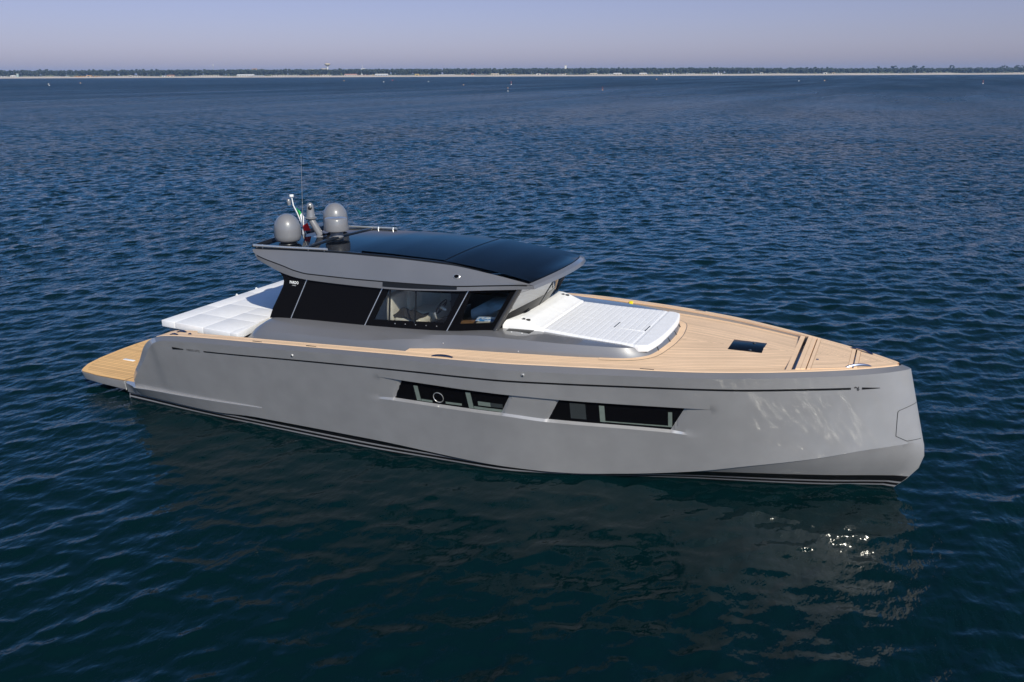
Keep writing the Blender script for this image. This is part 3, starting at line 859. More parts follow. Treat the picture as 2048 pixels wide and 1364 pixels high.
# anchor pocket outline near the stem, both sides
def line_on_hull(pts, w, name, sgs=(1, -1)):
    m_ = MB()
    for sg in sgs:
        for (a_, b_) in zip(pts[:-1], pts[1:]):
            a_, b_ = np.array(a_), np.array(b_); d_ = b_ - a_; nn = np.array([-d_[1], d_[0]]) / np.linalg.norm(d_) * w / 2
            rows = []
            for t_ in np.linspace(0, 1, 7):
                q = a_ + d_ * t_; r_ = []
                for sgn in (-1, 1):
                    u = q + nn * sgn; p = hull_at(u[0], u[1]) + hull_n(u[0], u[1]) * .004
                    r_.append((p[0], p[1] * sg, p[2]))
                rows.append(r_)
            m_.grid(rows, flip=sg < 0)
    return m_.build(name, M_trim, hull, weld=False)
line_on_hull([(.175, 1.875), (-.13, 1.755), (-.15, 1.72), (-.125, 1.245), (.085, 1.135), (.33, 1.16)], .011, "anchor_pocket_seam")

# small round fittings on the topsides
for x, z in ((-12.33, 2.115), (-6.885, 2.385)):
    for sg in (1, -1):
        p = hull_at(x, z); n_ = hull_n(x, z)
        f = MB().lathe([(0, .02), (.018, .02), (.022, .012), (.032, .014), (.036, 0)], (p[0], p[1] * sg, p[2]), (n_[0], n_[1] * sg, n_[2]), seg=16).build("vent_fitting", M_steel, hull)
        MB().lathe([(0, .024), (.017, .022)], (p[0], p[1] * sg, p[2]), (n_[0], n_[1] * sg, n_[2]), seg=16).build("opening", M_trim, f)

# long horizontal ledge low on the aft quarter
for sg in (1, -1):
    m_ = MB(); rows = []
    for x in np.linspace(-18.24, -13.6, 48):
        t_ = (x + 18.24) / 4.64
        zt = .425 + .150 * t_
        w = (.085 * (1 - t_) ** .7) * min(1, .35 + (x + 18.24) * 1.2) + .001
        y0 = hull_at(x, min(zt, float(fB[2](x)) - .012))[1]
        zc = float(fC[1](x)) + .012; yc = hull_at(x, zc)[1]
        rows.append([(x, (y0 + .03) * sg, zt + .004), (x, (y0 - w) * sg, zt), (x, (y0 - w - .004) * sg, zt - .014), (x, ((y0 + yc) / 2 - .55 * w - .004) * sg, (zt + zc) / 2), (x, (yc - .004) * sg, zc)])
    m_.grid(rows, flip=sg < 0)
    m_.build("quarter_ledge", M_paint, hull, angle=20, weld=False)

# --- hull windows: dark glass with pale liners of the cabin lights behind it
def hull_patch(m_, xi0, xi1, za, zb, depth, n=24, sg=1, rows_z=4, slant=(.51, .51)):
    rows = []
    for i in range(n + 1):
        t_ = i / n; r_ = []
        for j in range(rows_z + 1):
            u = j / rows_z
            xi = xi0 + (xi1 - xi0) * t_
            sl = slant[0] + (slant[1] - slant[0]) * t_
            z_lo, z_hi = za(xi), zb(xi)
            z = z_lo + (z_hi - z_lo) * u
            x = xi + sl * (z - 1.385)
            p = hull_at(x, z)
            r_.append((p[0], (p[1] + depth) * sg, p[2]))
        rows.append(r_)
    m_.grid(rows, flip=sg < 0)
zlo = lambda xi: float(ZL(xi)) + .022
zhi = lambda xi: float(ZU(xi + .25)) - .010
def hull_window(xi0, xi1, sg, liners, port=None):
    m_ = MB(); hull_patch(m_, xi0, xi1, zlo, zhi, .075, sg=sg)
    w = m_.build("hull_window", M_black, yacht, weld=False)
    for (a_, b_, z0, z1, mat, sl) in liners:
        q = MB(); hull_patch(q, a_, b_, lambda xi: z0[0] + (z0[1] - z0[0]) * (xi - a_) / (b_ - a_), lambda xi: z1[0] + (z1[1] - z1[0]) * (xi - a_) / (b_ - a_), .070, n=6, sg=sg, rows_z=2, slant=sl)
        q.build("window_liner", mat, w, weld=False)
    if port:
        x, z = port; p = hull_at(x, z); n_ = hull_n(x, z); o_ = (p[0], (p[1] + .070) * sg, p[2]); ax = (n_[0], n_[1] * sg, n_[2])
        rim = MB().lathe([(.118, 0), (.122, .012), (.112, .016), (.106, .004)], o_, ax, seg=32).build("porthole_rim", M_steel, w)
        MB().lathe([(0, .006), (.109, .006)], o_, ax, seg=32).build("porthole_pane", M_black, rim)
    return w
for sg in (1, -1):
    v0 = (0.05, .05)
    hull_window(-9.915, -7.475, sg, [
        (-9.34, -9.24, (1.45, 1.45), (1.80, 1.80), M_liner, (-.10, -.10)),
        (-9.24, -8.98, (1.45, 1.45), (1.50, 1.50), M_liner, (0, 0)), (-8.67, -8.30, (1.47, 1.48), (1.52, 1.53), M_liner, (0, 0)),
        (-8.14, -8.03, (1.45, 1.45), (1.82, 1.82), M_liner, (-.10, -.10)),
        (-8.03, -7.42, (1.45, 1.45), (1.51, 1.51), M_liner, (0, .1)), (-7.93, -7.66, (1.545, 1.545), (1.64, 1.64), M_liner, (0, 0)), (-7.655, -7.40, (1.545, 1.545), (1.64, 1.64), M_linerdim, (0, 0))], (-8.82, 1.60))
    hull_window(-6.495, -4.125, sg, [
        (-6.06, -5.76, (1.43, 1.42), (1.79, 1.78), M_linerdim, (0, 0)),
        (-5.50, -5.40, (1.385, 1.38), (1.77, 1.765), M_liner, (0, 0)), (-5.40, -4.22, (1.385, 1.345), (1.41, 1.375), M_liner, (0, 0)), (-4.22, -4.145, (1.345, 1.34), (1.70, 1.70), M_liner, (0.02, 0.02))])

# --- bulwark: teak capping and inner wall
def capw(x): return float(np.interp(x, [-16.6, -15.6, -15.45, -15.0, -9.9, -8, -3, -.25], [.46, .46, .30, .26, .24, .22, .18, .04]))
def teak_uv(x, y): return (x, abs(float(fT[1](min(x, 0)))) - abs(y) + .012)
for sg in (1, -1):
    m_, mw = MB(), MB(); rows, us, wr = [], [], []
    for s in np.concatenate([np.linspace(-16.35, -15.6, 8), np.linspace(-15.58, -15.46, 3), np.linspace(-15.4, -.6, 110), np.linspace(-.55, -.24, 8)]):
        t_ = Tp(s); w = capw(s); yi = min(t_[1] + w, -.01)
        rows.append([(t_[0], (t_[1] - .004) * sg, t_[2] + .002), (t_[0], t_[1] * sg, t_[2] + .010), (t_[0], yi * sg, t_[2] + .012), (t_[0], yi * sg, t_[2] - .02)])
        us.append([(t_[0], .06), (t_[0], .012), (t_[0], w + .012), (t_[0], .05)])
        wr.append([(t_[0], yi * sg - .006 * sg, t_[2] + .004), (t_[0], yi * sg - .006 * sg, 1.2 if s < -9.8 else t_[2] - .16)])
    m_.grid(rows, us, flip=sg > 0); m_.build("teak_capping", M_teak, yacht, weld=False, angle=30)
    mw.grid(wr, flip=sg > 0); mw.build("bulwark_inner_side", M_paint, yacht, weld=False)
# closing piece of the bulwark behind the aft wings
for sg in (1, -1):
    rows = []
    for s in np.linspace(-18.2, -16.33, 24):
        t_ = Tp(s); rows.append([(t_[0], t_[1] * sg, t_[2]), (t_[0] + .04, (t_[1] + .40) * sg, t_[2] + .002), (t_[0] + .05, (t_[1] + .42) * sg, .40)])
    MB().grid(rows, flip=sg > 0).build("quarter_inner_side", M_paint, yacht, weld=False, angle=30)

# --- decks
DZ = lambda x, y: float(fT[2](min(x, -.05))) - .105 + .07 * (1 - min(1, (abs(y) / max(.3, abs(float(fT[1](min(x, -.05)))))) ** 2)) + .035 * np.clip((x + 5) / 3, 0, 1)
def deck_sheet(name, x0, x1, n, dz, mat=M_teak, inner=lambda x: 0.0, par=yacht):
    m_ = MB(); rows, us = [], []
    for x in np.linspace(x0, x1, n):
        hw = abs(float(fT[1](min(x, -.05)))) - capw(x) + .004
        ys = np.linspace(-hw, hw, 41)
        rows.append([(x, y, DZ(x, y) + dz) for y in ys]); us.append([teak_uv(x, y) for y in ys])
    m_.grid(rows, us, flip=True)
    return m_.build(name, mat, par, weld=False, angle=60)
deck_sheet("fore_deck", -9.82, -2.19, 90, 0.0)
m_ = MB(); rows = []                                            # riser where the raised deck ends
for y in np.linspace(-2.78, 2.78, 20): rows.append([(-9.825, y, DZ(-9.82, y) - .002), (-9.9, y, 1.2)])
m_.grid(rows, flip=True).build("deck_riser", M_paint, yacht, weld=False)
m_ = MB(); m_.box((-16.2, -2.7, 1.18), (-9.8, 2.7, 1.22)); m_.build("side_deck", M_teak2, yacht)
m_ = MB(); ys = np.linspace(-2.42, 2.42, 51)
m_.grid([[(x, y, .424) for y in ys] for x in (-18.38, -16.4)], [[(x, abs(y) + .03) for y in ys] for x in (-18.38, -16.4)], flip=True); m_.build("cockpit_sole", M_teak2, yacht, weld=False)

# mooring well across the bow: gap, seat boards, lids
HB = lambda x, k=0.0: abs(float(fT[1](min(x, -.05)))) - capw(x) - k
m_ = MB()
for x0, x1, z in ((-2.20, -1.98, -.16), (-2.0, -.9, -.05), (-1.1, -.30, -.04)):
    rows = []
    for x in (x0, x1): h = HB(x) + .03; rows.append([(x, y, 2.575 + z) for y in (-h, h)])
    m_.grid(rows, flip=True)
m_.grid([[(-2.105, y, 2.57), (-2.105, y, 2.40)] for y in np.linspace(-HB(-2.13), HB(-2.13), 5)])
m_.build("mooring_well", M_paint, yacht, weld=False)
def bow_plate(name, x0, x1, zt, k=.0, plain=False, th=.05, nx=2, dark=False):
    m_ = MB(); xs = np.linspace(x0, x1, nx); top = []
    poly = [(x, -HB(x, k)) for x in xs] + [(x, HB(x, k)) for x in xs[::-1]]
    m_.prism(poly, zt - th, zt, (lambda x, y: (y, .05)) if plain else None)
    # planked top as its own grid so the seams follow the gunwale
    if not plain:
        rows, us = [], []
        for x in np.linspace(x0 + .002, x1 - .002, 12):
            ys = np.linspace(-HB(x, k + .002), HB(x, k + .002), 25); rows.append([(x, y, zt + .003) for y in ys]); us.append([teak_uv(x, y) for y in ys])
        m_.grid(rows, us, flip=True)
    return m_.build(name, M_teak, yacht, weld=False, angle=30)
bow_plate("margin_board", -2.195, -2.105, 2.592, .01, True, .03)
bow_plate("bow_seat", -2.025, -1.943, 2.625, .0, True, .17)
bow_plate("bow_seat", -1.938, -1.855, 2.627, .0, True, .17)
bow_plate("margin_board", -1.832, -1.765, 2.618, .0, True, .05)
bow_plate("locker_lid", -1.760, -1.125, 2.615, .0)
bow_plate("margin_board", -1.120, -1.052, 2.618, .0, True, .05)
bow_plate("margin_board", -1.022, -.955, 2.618, -.02, True, .05)
bow_plate("bow_deck", -.950, -.262, 2.606, -.03, False, .05, 8)
MB().lathe([(0, .012), (.022, .010), (.03, 0)], (-1.70, -.41, 2.618), seg=14).build("lid_pull", M_bluemetal, yacht)

# deck hatch with its plain teak frame
hz = 2.558
m_ = MB(); m_.prism([(-3.60, -.38), (-2.62, -.38), (-2.62, .44), (-3.60, .44)], 2.50, [hz + .012] * 4); hf_ = m_.build("deck_hatch", M_teak, yacht, bevel=.006)
m_ = MB(); m_.prism([(-3.46, -.335), (-2.77, -.335), (-2.77, .395), (-3.46, .395)], hz, hz + .030); m_.build("hatch_glass", M_roofglass, hf_, bevel=.012, bseg=3)
for x, y in ((-3.02, .30), (-3.02, -.24)):
    MB().lathe([(0, .012), (.03, .012), (.036, 0)], (x, y, hz + .030), seg=14).build("hatch_latch", M_trim, hf_)

# cleats: bowed pop up handles
def cleat(p, q, h=.05, w=.045, name="cleat"):
    p, q = Vector(p), Vector(q); d_ = (q - p); sd_ = Vector((-d_.y, d_.x, 0)).normalized() * w / 2
    rows = []
    for t_ in np.linspace(0, 1, 13):
        c_ = p + d_ * t_ + Vector((0, 0, h * math.sin(math.pi * t_) ** .7 + .006))
        rows.append([c_ - sd_ + Vector((0, 0, -.012)), c_ - sd_ * .6 + Vector((0, 0, .008)), c_ + sd_ * .6 + Vector((0, 0, .008)), c_ + sd_ + Vector((0, 0, -.012))])
    return MB().grid(rows, closed=True).build(name, M_bluemetal, yacht, weld=False)
for sg in (1, -1):
    cleat((-1.17, -.665 * sg, 2.60), (-.72, -.385 * sg, 2.60), .055, .055)
    cleat((-16.13, -2.66 * sg, 2.045), (-15.80, -2.65 * sg, 2.07), .06, .06)
    cleat((-16.13, -2.88 * sg, 2.045), (-15.85, -2.88 * sg, 2.07), .05, .05)
    cleat((-15.62, -2.80 * sg, 2.10), (-15.52, -2.80 * sg, 2.105), .035, .05)
    cleat((-8.93, -2.93 * sg, 2.495), (-8.45, -2.92 * sg, 2.52), .035, .05)
    for x in (-11.9, -4.6, -13.4):
        t_ = Tp(x); MB().tube([(x - .13, (t_[1] + .03) * sg, t_[2] + .012), (x + .13, (float(fT[1](x + .13)) + .03) * sg, float(fT[2](x + .13)) + .012)], .008, seg=6).build("fairlead_strip", M_trim, yacht)

# --- coaming around the cabin and the forward sun bed
K = np.array([  # b(x,y,z)            m(x,y,z)               h(x,y,z)             t(x,y,z)
 (-14.62,-2.30,1.25, -14.50,-2.24,1.70, -14.34,-2.15,2.06, -14.22,-1.95,2.20),
 (-14.50,-2.45,1.25, -14.36,-2.33,1.85, -14.12,-2.12,2.28, -14.02,-1.88,2.38),
 (-14.20,-2.55,1.25, -14.05,-2.42,1.98, -13.86,-2.11,2.395,-13.86,-1.84,2.47),
 (-13.60,-2.60,1.25, -13.55,-2.46,2.05, -13.50,-2.10,2.425,-13.50,-1.83,2.505),
 (-11.10,-2.64,1.25, -11.10,-2.48,2.15, -11.10,-2.10,2.49, -11.10,-1.81,2.585),
 (-9.95,-2.42,1.90,  -9.95,-2.33,2.40,  -9.95,-2.08,2.585,  -9.95,-1.79,2.635),
 (-9.00,-2.16,2.38,  -9.00,-2.12,2.53,  -9.00,-2.04,2.685, -9.00,-1.74,2.70),
 (-8.00,-2.09,2.42,  -8.00,-2.06,2.58,  -8.00,-2.00,2.755, -8.00,-1.30,2.795),
 (-6.77,-1.945,2.46, -6.77,-1.92,2.60,  -6.77,-1.87,2.748, -6.77,-1.22,2.765),
 (-5.74,-1.755,2.48, -5.75,-1.73,2.61,  -5.76,-1.685,2.740,-5.76,-1.22,2.745),
 (-5.22,-1.615,2.49, -5.24,-1.59,2.61,  -5.28,-1.545,2.728,-5.30,-1.15,2.735),
 (-4.92,-1.395,2.50, -4.95,-1.37,2.60,  -5.01,-1.325,2.700,-5.10,-1.00,2.72),
 (-4.80,-1.22,2.505,  -4.83,-1.195,2.59,-4.885,-1.155,2.672,-5.05,-.85,2.70),
 (-4.69,-.66,2.51,   -4.72,-.655,2.59,  -4.765,-.645,2.660,-5.00,-.50,2.68),
 (-4.65,-.25,2.515,  -4.68,-.25,2.59,   -4.725,-.25,2.657, -5.00,-.22,2.68),
 (-4.645,0,2.515,    -4.675,0,2.59,     -4.72,0,2.657,     -5.00,0,2.68)])
u_ = np.concatenate([[0], np.cumsum(np.linalg.norm(np.diff(K[:, 6:9], axis=0), axis=1))])
KF = [pchip(u_, K[:, k]) for k in range(12)]
qs = np.linspace(0, u_[-1], 150)
rows = []
for q in qs:
    v_ = [float(f(q)) for f in KF]; b_, m2_, h_, t_ = (np.array(v_[i:i + 3]) for i in (0, 3, 6, 9))
    r_ = []
    for k in range(5): w = k / 4; r_.append((1 - w) ** 2 * b_ + 2 * w * (1 - w) * (2 * m2_ - .5 * b_ - .5 * h_) + w * w * h_)
    for w in (.15, .5, 1): r_.append(h_ + (t_ - h_) * w + np.array([0, 0, .012 * math.sin(math.pi * w)]))
    rows.append([tuple(p) for p in r_])
mb = MB(); mb.grid(rows, flip=False); mb.grid([[mir(p) for p in r_] for r_ in rows], flip=True)
coam = mb.build("coaming", M_paint2, yacht, weld=False, angle=24)
# foredeck part of the coaming under the bed
m_ = MB(); rows = []
for x in np.linspace(-8.3, -5.15, 10): h = float(np.interp(x, [-8.3, -6.77, -5.4, -5.15], [1.3, 1.3, 1.15, .9])); rows.append([(x, y, float(np.interp(x, [-8.3, -5.15], [2.72, 2.68]))) for y in (-h, h)])
m_.grid(rows, flip=True).build("bed_base", M_paint2, yacht, weld=False)
# teak margin and dark seam around its nose
for sg in (1, -1):
    rows, r2_ = [], []
    for q in np.linspace(u_[9], u_[-1], 40):
        i = np.array([float(KF[0](q)), float(KF[1](q))]); j = np.array([float(KF[0](min(q + .02, u_[-1]))), float(KF[1](min(q + .02, u_[-1])))]); k_ = np.array([float(KF[0](q - .02)), float(KF[1](q - .02))])
        d_ = j - k_; d_ /= np.linalg.norm(d_); n_ = np.array([d_[1], -d_[0]])
        if n_[0] < -.2: n_ = -n_
        P = lambda a: (i[0] + n_[0] * a, (i[1] + n_[1] * a) * sg, DZ(i[0] + n_[0] * a, i[1] + n_[1] * a) + .005)
        rows.append([P(-.03), P(.12)]); r2_.append([P(.121), P(.133)])
    us = [[(r_[0][0] + r_[0][1], .05)] * 2 for r_ in rows]
    MB().grid(rows, us, flip=sg > 0).build("deck_margin", M_teak, yacht, weld=False)
    MB().grid(r2_, flip=sg > 0).build("margin_seam", M_trim, yacht, weld=False)
# seams across the nose of the coaming
for y in (-.92, -.28, .28, .92):
    q = u_[-1] - abs(y) * .98
    a_ = np.array([float(KF[k](q)) for k in (0, 1, 2)]); b_ = np.array([float(KF[k](q)) for k in (6, 7, 8)]); sg = 1 if y < 0 else -1
    MB().tube([(a_[0] + .004, a_[1] * sg, a_[2] + .03), ((a_[0] + b_[0]) / 2 + .012, (a_[1] + b_[1]) / 2 * sg, (a_[2] + b_[2]) / 2 + .012), (b_[0], b_[1] * sg, b_[2] + .002)], .009, seg=6).build("nose_seam", M_trim, coam)
# black glossy trays beside the headrest, small courtesy lights
for sg in (1, -1):
    m_ = MB(); pl = [(-7.87, -1.70), (-7.36, -1.665), (-7.345, -1.30), (-7.90, -1.28)]
    pl = [(x, y * sg) for x, y in pl]; tzs = [2.781, 2.774, 2.793, 2.807]; pl = pl if sg > 0 else pl[::-1]; tzs = tzs if sg > 0 else tzs[::-1]
    tz = m_.prism(pl, 2.66, tzs).build("service_hatch", M_black, coam, bevel=.004)
    for x in (-7.74, -7.50):
        MB().lathe([(0, .012), (.014, .010), (.018, 0)], (x, -1.61 * sg, 2.784), seg=12).build("hatch_screw", M_steel, tz)
    for x in (-9.1, -7.4, -6.3):
        y = float(np.interp(x, [-9.1, -8, -6.77, -5.78], [-2.13, -2.075, -1.925, -1.735])); 
        MB().lathe([(0, .016), (.012, .012), (.018, 0)], (x, (y - .008) * sg, 2.52), (0, -sg, .35), seg=12).build("courtesy_light", M_steel, coam)

# --- swim platform
edge = [(-18.42, -2.455), (-19.3, -2.44), (-19.95, -2.385), (-20.12, -2.32), (-20.25, -2.15), (-20.42, -1.85), (-20.55, -1.35), (-20.64, -.6), (-20.66, 0)]
outl = edge + [(x, -y) for x, y in edge[::-1][1:]]
m_ = MB(); outl2 = outl[::-1]
bot = [(x + (.05 if x < -19.8 else 0), y * .985) for x, y in outl]
rows = [[(p[0], p[1], .405) for p in outl], [(p[0], p[1], .39) for p in outl], [(p[0], p[1], float(np.interp(p[0], [-20.6, -18.4], [.24, .17]))) for p in bot]]
m_.grid(rows, closed=True, flip=True); m_.add(rows[0], [tuple(range(len(outl)))[::-1]]); m_.add(rows[2], [tuple(range(len(outl)))])
plat = m_.build("swim_platform", M_paint, yacht, angle=40)
m_ = MB(); rows, us = [], []
ex = np.array([p[0] for p in edge]); ey = np.array([p[1] for p in edge])
for y in np.linspace(-2.43, 2.43, 61):
    xa = float(np.interp(-abs(y), ey, ex)) + .02
    xs = np.linspace(xa, -18.40, 9)
    rows.append([(x, y, .424) for x in xs]); us.append([(x, abs(y) + .03) for x in xs])
m_.grid(rows, us); m_.build("teak_planking", M_teak2, plat, weld=False)
brd = MB()
for sg in (1, -1):
    rows = []; us = []
    for (x, y) in edge:
        xx, yy = x + (.02 if x < -18.5 else 0), y * .992
        k = .12 if x < -18.6 else 0
        rows.append([(xx, yy * sg, .4275), (min(xx + .11 * np.clip((-19.6 - x) / .5, 0, 1), -18.4), (yy + .13 * np.clip((x + 20.5) / .5, .12, 1)) * sg, .4275)]); us.append([(x + y, .05)] * 2)
    brd.grid(rows, us, flip=sg > 0)
brd.build("teak_margin", M_teak2, plat, weld=False)
m_ = MB(); m_.box((-19.79, -1.22, .424), (-19.40, -1.13, .446)); m_.build("ladder_handle", M_white, plat, bevel=.01)
m_ = MB(); m_.box((-19.88, -1.25, .4235), (-19.31, -1.10, .430)); m_.build("handle_recess", M_teak2, plat)
for sg in (1, -1):
    MB().tube([(-18.385, -2.452 * sg, .41), (-18.36, -2.44 * sg, .17)], .012, seg=6).build("platform_joint", M_steel, plat)
m_ = MB(); m_.box((-18.46, -2.40, .30), (-18.2, 2.40, .398)); m_.build("platform_hinge", M_paint, plat)

# --- base of the aft sun bed
m_ = MB(); m_.prism([(-16.86, -2.20), (-14.62, -2.26), (-14.45, -1.6), (-14.45, 1.6), (-14.62, 2.26), (-16.86, 2.20)], .424, 2.035)
base = m_.build("aft_bed_base", M_paint, yacht, bevel=.03, bseg=3)
for x in (-16.55, -15.62, -14.75):
    for sg in (1, -1):
        y = float(np.interp(x, [-16.86, -14.62], [-2.20, -2.26])); m_ = MB(); m_.box((x - .007, (y - .003) * sg - .002, 1.2), (x + .007, (y - .003) * sg + .002, 2.0)); m_.build("panel_seam", M_trim, base)

# ------------------------------------------------------------------ cabin
GP = lambda z: -1.80 + .20 * (z - 2.6)           # side glass leans inwards
def gq(x, z, off=0.0, sg=1): return (x, (GP(z) - off) * sg, z)
def side_panel(name, poly, mat, parent, off=0.0, sg=1, th=.012):
    m_ = MB(); n = len(poly)
    o_ = [gq(x, z, off, sg) for x, z in poly]; i_ = [gq(x, z, off - th, sg) for x, z in poly]
    m_.add(o_ + i_, [tuple(range(n)), tuple(range(2 * n - 1, n - 1, -1))] + [(i, n + i, n + (i + 1) % n, (i + 1) % n) for i in range(n)])
    return m_.build(name, mat, parent, angle=30)
def side_frame(name, outer, inner, mat, parent, sg=1, th=.03):
    """ring between two polygons of equal count"""
    m_ = MB(); n = len(outer)
    for i in range(n):
        k = (i + 1) % n
        for off in (0.0, -th):
            q = [gq(*outer[i], off, sg), gq(*outer[k], off, sg), gq(*inner[k], off, sg), gq(*inner[i], off, sg)]
            m_.add(q, [(0, 1, 2, 3)])
        m_.add([gq(*inner[i], 0, sg), gq(*inner[k], 0, sg), gq(*inner[k], -th, sg), gq(*inner[i], -th, sg)], [(0, 1, 2, 3)])
    return m_.build(name, mat, parent, angle=30)
ZB_ = lambda x: float(np.interp(x, [-13.95, -13.36, -11.3, -9.24], [2.50, 2.485, 2.56, 2.63]))
for sg in (1, -1):
    fin = side_panel("aft_fin", [(-13.96, 2.46), (-13.37, 2.46), (-12.90, 3.56), (-13.78, 3.70), (-13.72, 3.53), (-13.63, 3.45), (-13.595, 3.35), (-13.615, 3.23), (-13.72, 3.01), (-13.88, 2.70)], M_black, yacht, 0, sg, .05)
    if sg > 0:
        me = text_mesh("PARDO", .085, 1.1, .003); xs = [v.co.x for v in me.vertices]; k = .25 / (max(xs) - min(xs))
        for v in me.vertices: v.co = Vector(gq(-13.42 + (v.co.x - min(xs)) * k, 3.315 + v.co.y, .006))
        link("fin_lettering", me, M_white, fin, smooth=False)
        me = text_mesh("YACHTS", .03, 1.1); xs = [v.co.x for v in me.vertices]; k = .11 / (max(xs) - min(xs))
        for v in me.vertices: v.co = Vector(gq(-13.35 + (v.co.x - min(xs)) * k, 3.265 + v.co.y, .006))
        link("fin_lettering", me, M_white, fin, smooth=False)
    side_panel("aft_side_window", [(-13.355, 2.47), (-11.315, 2.54), (-10.83, 3.54), (-12.885, 3.54)], M_black, yacht, -.004, sg)
    side_panel("window_divider", [(-13.372, 2.47), (-13.352, 2.47), (-12.888, 3.54), (-12.908, 3.54)], M_steel, yacht, .003, sg)
    side_panel("window_divider", [(-11.318, 2.54), (-11.298, 2.54), (-10.822, 3.54), (-10.842, 3.54)], M_steel, yacht, .003, sg)
    out3 = [(-11.296, 2.53), (-9.245, 2.61), (-8.745, 3.60), (-10.80, 3.60)]
    in3 = [(-11.055, 2.727), (-9.271, 2.845), (-8.955, 3.49), (-10.715, 3.415)]
    fr3 = side_frame("helm_side_window", out3, in3, M_black, yacht, sg)
    side_panel("pane", in3, M_glass, fr3, -.012, sg, .006)
    for x0, x1 in ((-10.655, -10.625), (-9.995, -9.965)):
        side_panel("mullion", [(x0 - .02, 2.74), (x1 - .02, 2.745), (x1 - .05, 3.46), (x0 - .05, 3.46)], M_trim, fr3, .004, sg, .03)
    for x in np.linspace(-10.5, -9.45, 5):
        p = gq(x, 2.70 + (x + 10.5) * .055, 0, sg); MB().lathe([(0, .010), (.010, .008), (.012, 0)], p, (0, -sg, 0), seg=10).build("fastener", M_steel, fr3)
    side_panel("window_divider", [(-9.243, 2.61), (-9.223, 2.61), (-8.723, 3.60), (-8.743, 3.60)], M_steel, yacht, .003, sg)
    # quarter window, turned in towards the bow
    A0, A1 = np.array([-9.22, GP(2.62)]), np.array([-8.14, -1.65]); B0, B1 = np.array([-8.72, GP(3.60)]), np.array([-7.61, -1.53])
    def q4(u, w, off=0.0):
        zb = 2.625 + .15 * u; zt = 3.60 + .10 * u
        p = (A0 + (A1 - A0) * u) * (1 - w) + (B0 + (B1 - B0) * u) * w
        n_ = np.array([-(A1 - A0)[1], (A1 - A0)[0]]); n_ = -n_ / np.linalg.norm(n_)
        p = p + n_ * off
        return (p[0], p[1] * sg, zb + (zt - zb) * w)
    m_ = MB(); o4 = [(0, 0), (1, 0), (1, 1), (0, 1)]; i4 = [(.20, .21), (.885, .20), (.86, .95), (.07, .93)]
    for i in range(4):
        k = (i + 1) % 4
        for off in (0, -.03): m_.add([q4(*o4[i], off), q4(*o4[k], off), q4(*i4[k], off), q4(*i4[i], off)], [(0, 1, 2, 3)])
        m_.add([q4(*i4[i]), q4(*i4[k]), q4(*i4[k], -.03), q4(*i4[i], -.03)], [(0, 1, 2, 3)])
    fr4 = m_.build("quarter_window", M_black, yacht)
    MB().add([q4(*p, -.012) for p in i4], [(0, 1, 2, 3)]).build("pane", M_glass, fr4)
    # raked front pillar
    MB().tube([(-8.12, -1.645 * sg, 2.74), (-7.58, -1.53 * sg, 3.72)], .055, seg=8).build("windscreen_pillar", M_pillar, yacht)
# windscreen: curved, raked
def ws(u, w, off=0.0):
    y0 = 1.62 * u; x0 = -7.90 - .23 * abs(u) ** 2.2; y1 = 1.50 * u; x1 = -7.33 - .25 * abs(u) ** 2.2
    return (x0 + (x1 - x0) * w + off, y0 + (y1 - y0) * w, 2.76 + (3.75 - 2.76) * w)
us_ = np.linspace(-1, 1, 41)
wsc = MB().grid([[ws(u, w) for w in np.linspace(.30, 1, 9)] for u in us_]).build("windscreen", M_wsglass, yacht, weld=False)
MB().grid([[ws(u, w, .004) for w in (-.03, .10, .20, .50 - .15 * abs(u) ** 3)] for u in us_]).build("windscreen_base", M_black, wsc, weld=False)
MB().tube([ws(-.02, .1, .006), ws(.0, .98, .006)], .010, seg=6).build("centre_joint", M_linerdim, wsc)
for u in (-.62, .55):
    MB().tube([ws(u, .06, .02), ws(u + .03, .2, .03), ws(u + .26, .26, .03)], [.018, .012, .009], seg=6).build("wiper", M_trim, wsc)

# --- roof
KR = np.array([  # L(x,y,z)  G(x,y,z)  U(x,y,z): lower edge, groove, upper edge (starboard)
 (-14.36,-1.60,3.79, -14.44,-1.585,3.90, -14.58,-1.50,4.01),
 (-14.10,-1.64,3.705, -14.15,-1.625,3.83, -14.30,-1.50,4.02),
 (-13.60,-1.67,3.545, -13.62,-1.655,3.72, -13.75,-1.50,4.045),
 (-13.20,-1.685,3.475, -13.22,-1.665,3.625, -13.3,-1.50,4.062),
 (-12.85,-1.69,3.45, -12.86,-1.67,3.585, -12.9,-1.50,4.077),
 (-11.85,-1.70,3.44, -11.85,-1.68,3.585, -11.85,-1.50,4.105),
 (-10.84,-1.70,3.447,-10.84,-1.68,3.60, -10.84,-1.50,4.108),
 (-9.14,-1.69,3.555, -9.14,-1.67,3.655, -9.25,-1.50,4.075),
 (-8.20,-1.65,3.655, -8.20,-1.635,3.745, -8.27,-1.525,3.975),
 (-7.60,-1.60,3.715, -7.60,-1.59,3.80, -7.65,-1.545,3.89),
 (-7.235,-1.56,3.752, -7.27,-1.555,3.815, -7.375,-1.548,3.846)])
tR = np.concatenate([[0], np.cumsum(np.linalg.norm(np.diff(KR[:, 3:6], axis=0), axis=1))])
FR = [pchip(tR, KR[:, k]) for k in range(9)]
tq = np.linspace(0, tR[-1], 110)
def roof_pts(q):
    v_ = [float(f(q)) for f in FR]; return np.array(v_[0:3]), np.array(v_[3:6]), np.array(v_[6:9])
def nose(u, which):   # u -1..1 across the front
    a = 1 - abs(u) ** 2.1
    if which == 'L': return (-7.235 + .27 * a, 1.56 * u, 3.752 + .075 * a)
    if which == 'G': return (-7.27 + .27 * a, 1.555 * u, 3.815 + .085 * a)
    return (-7.375 + .28 * a, 1.548 * u, 3.846 + .10 * a)
mb = MB()
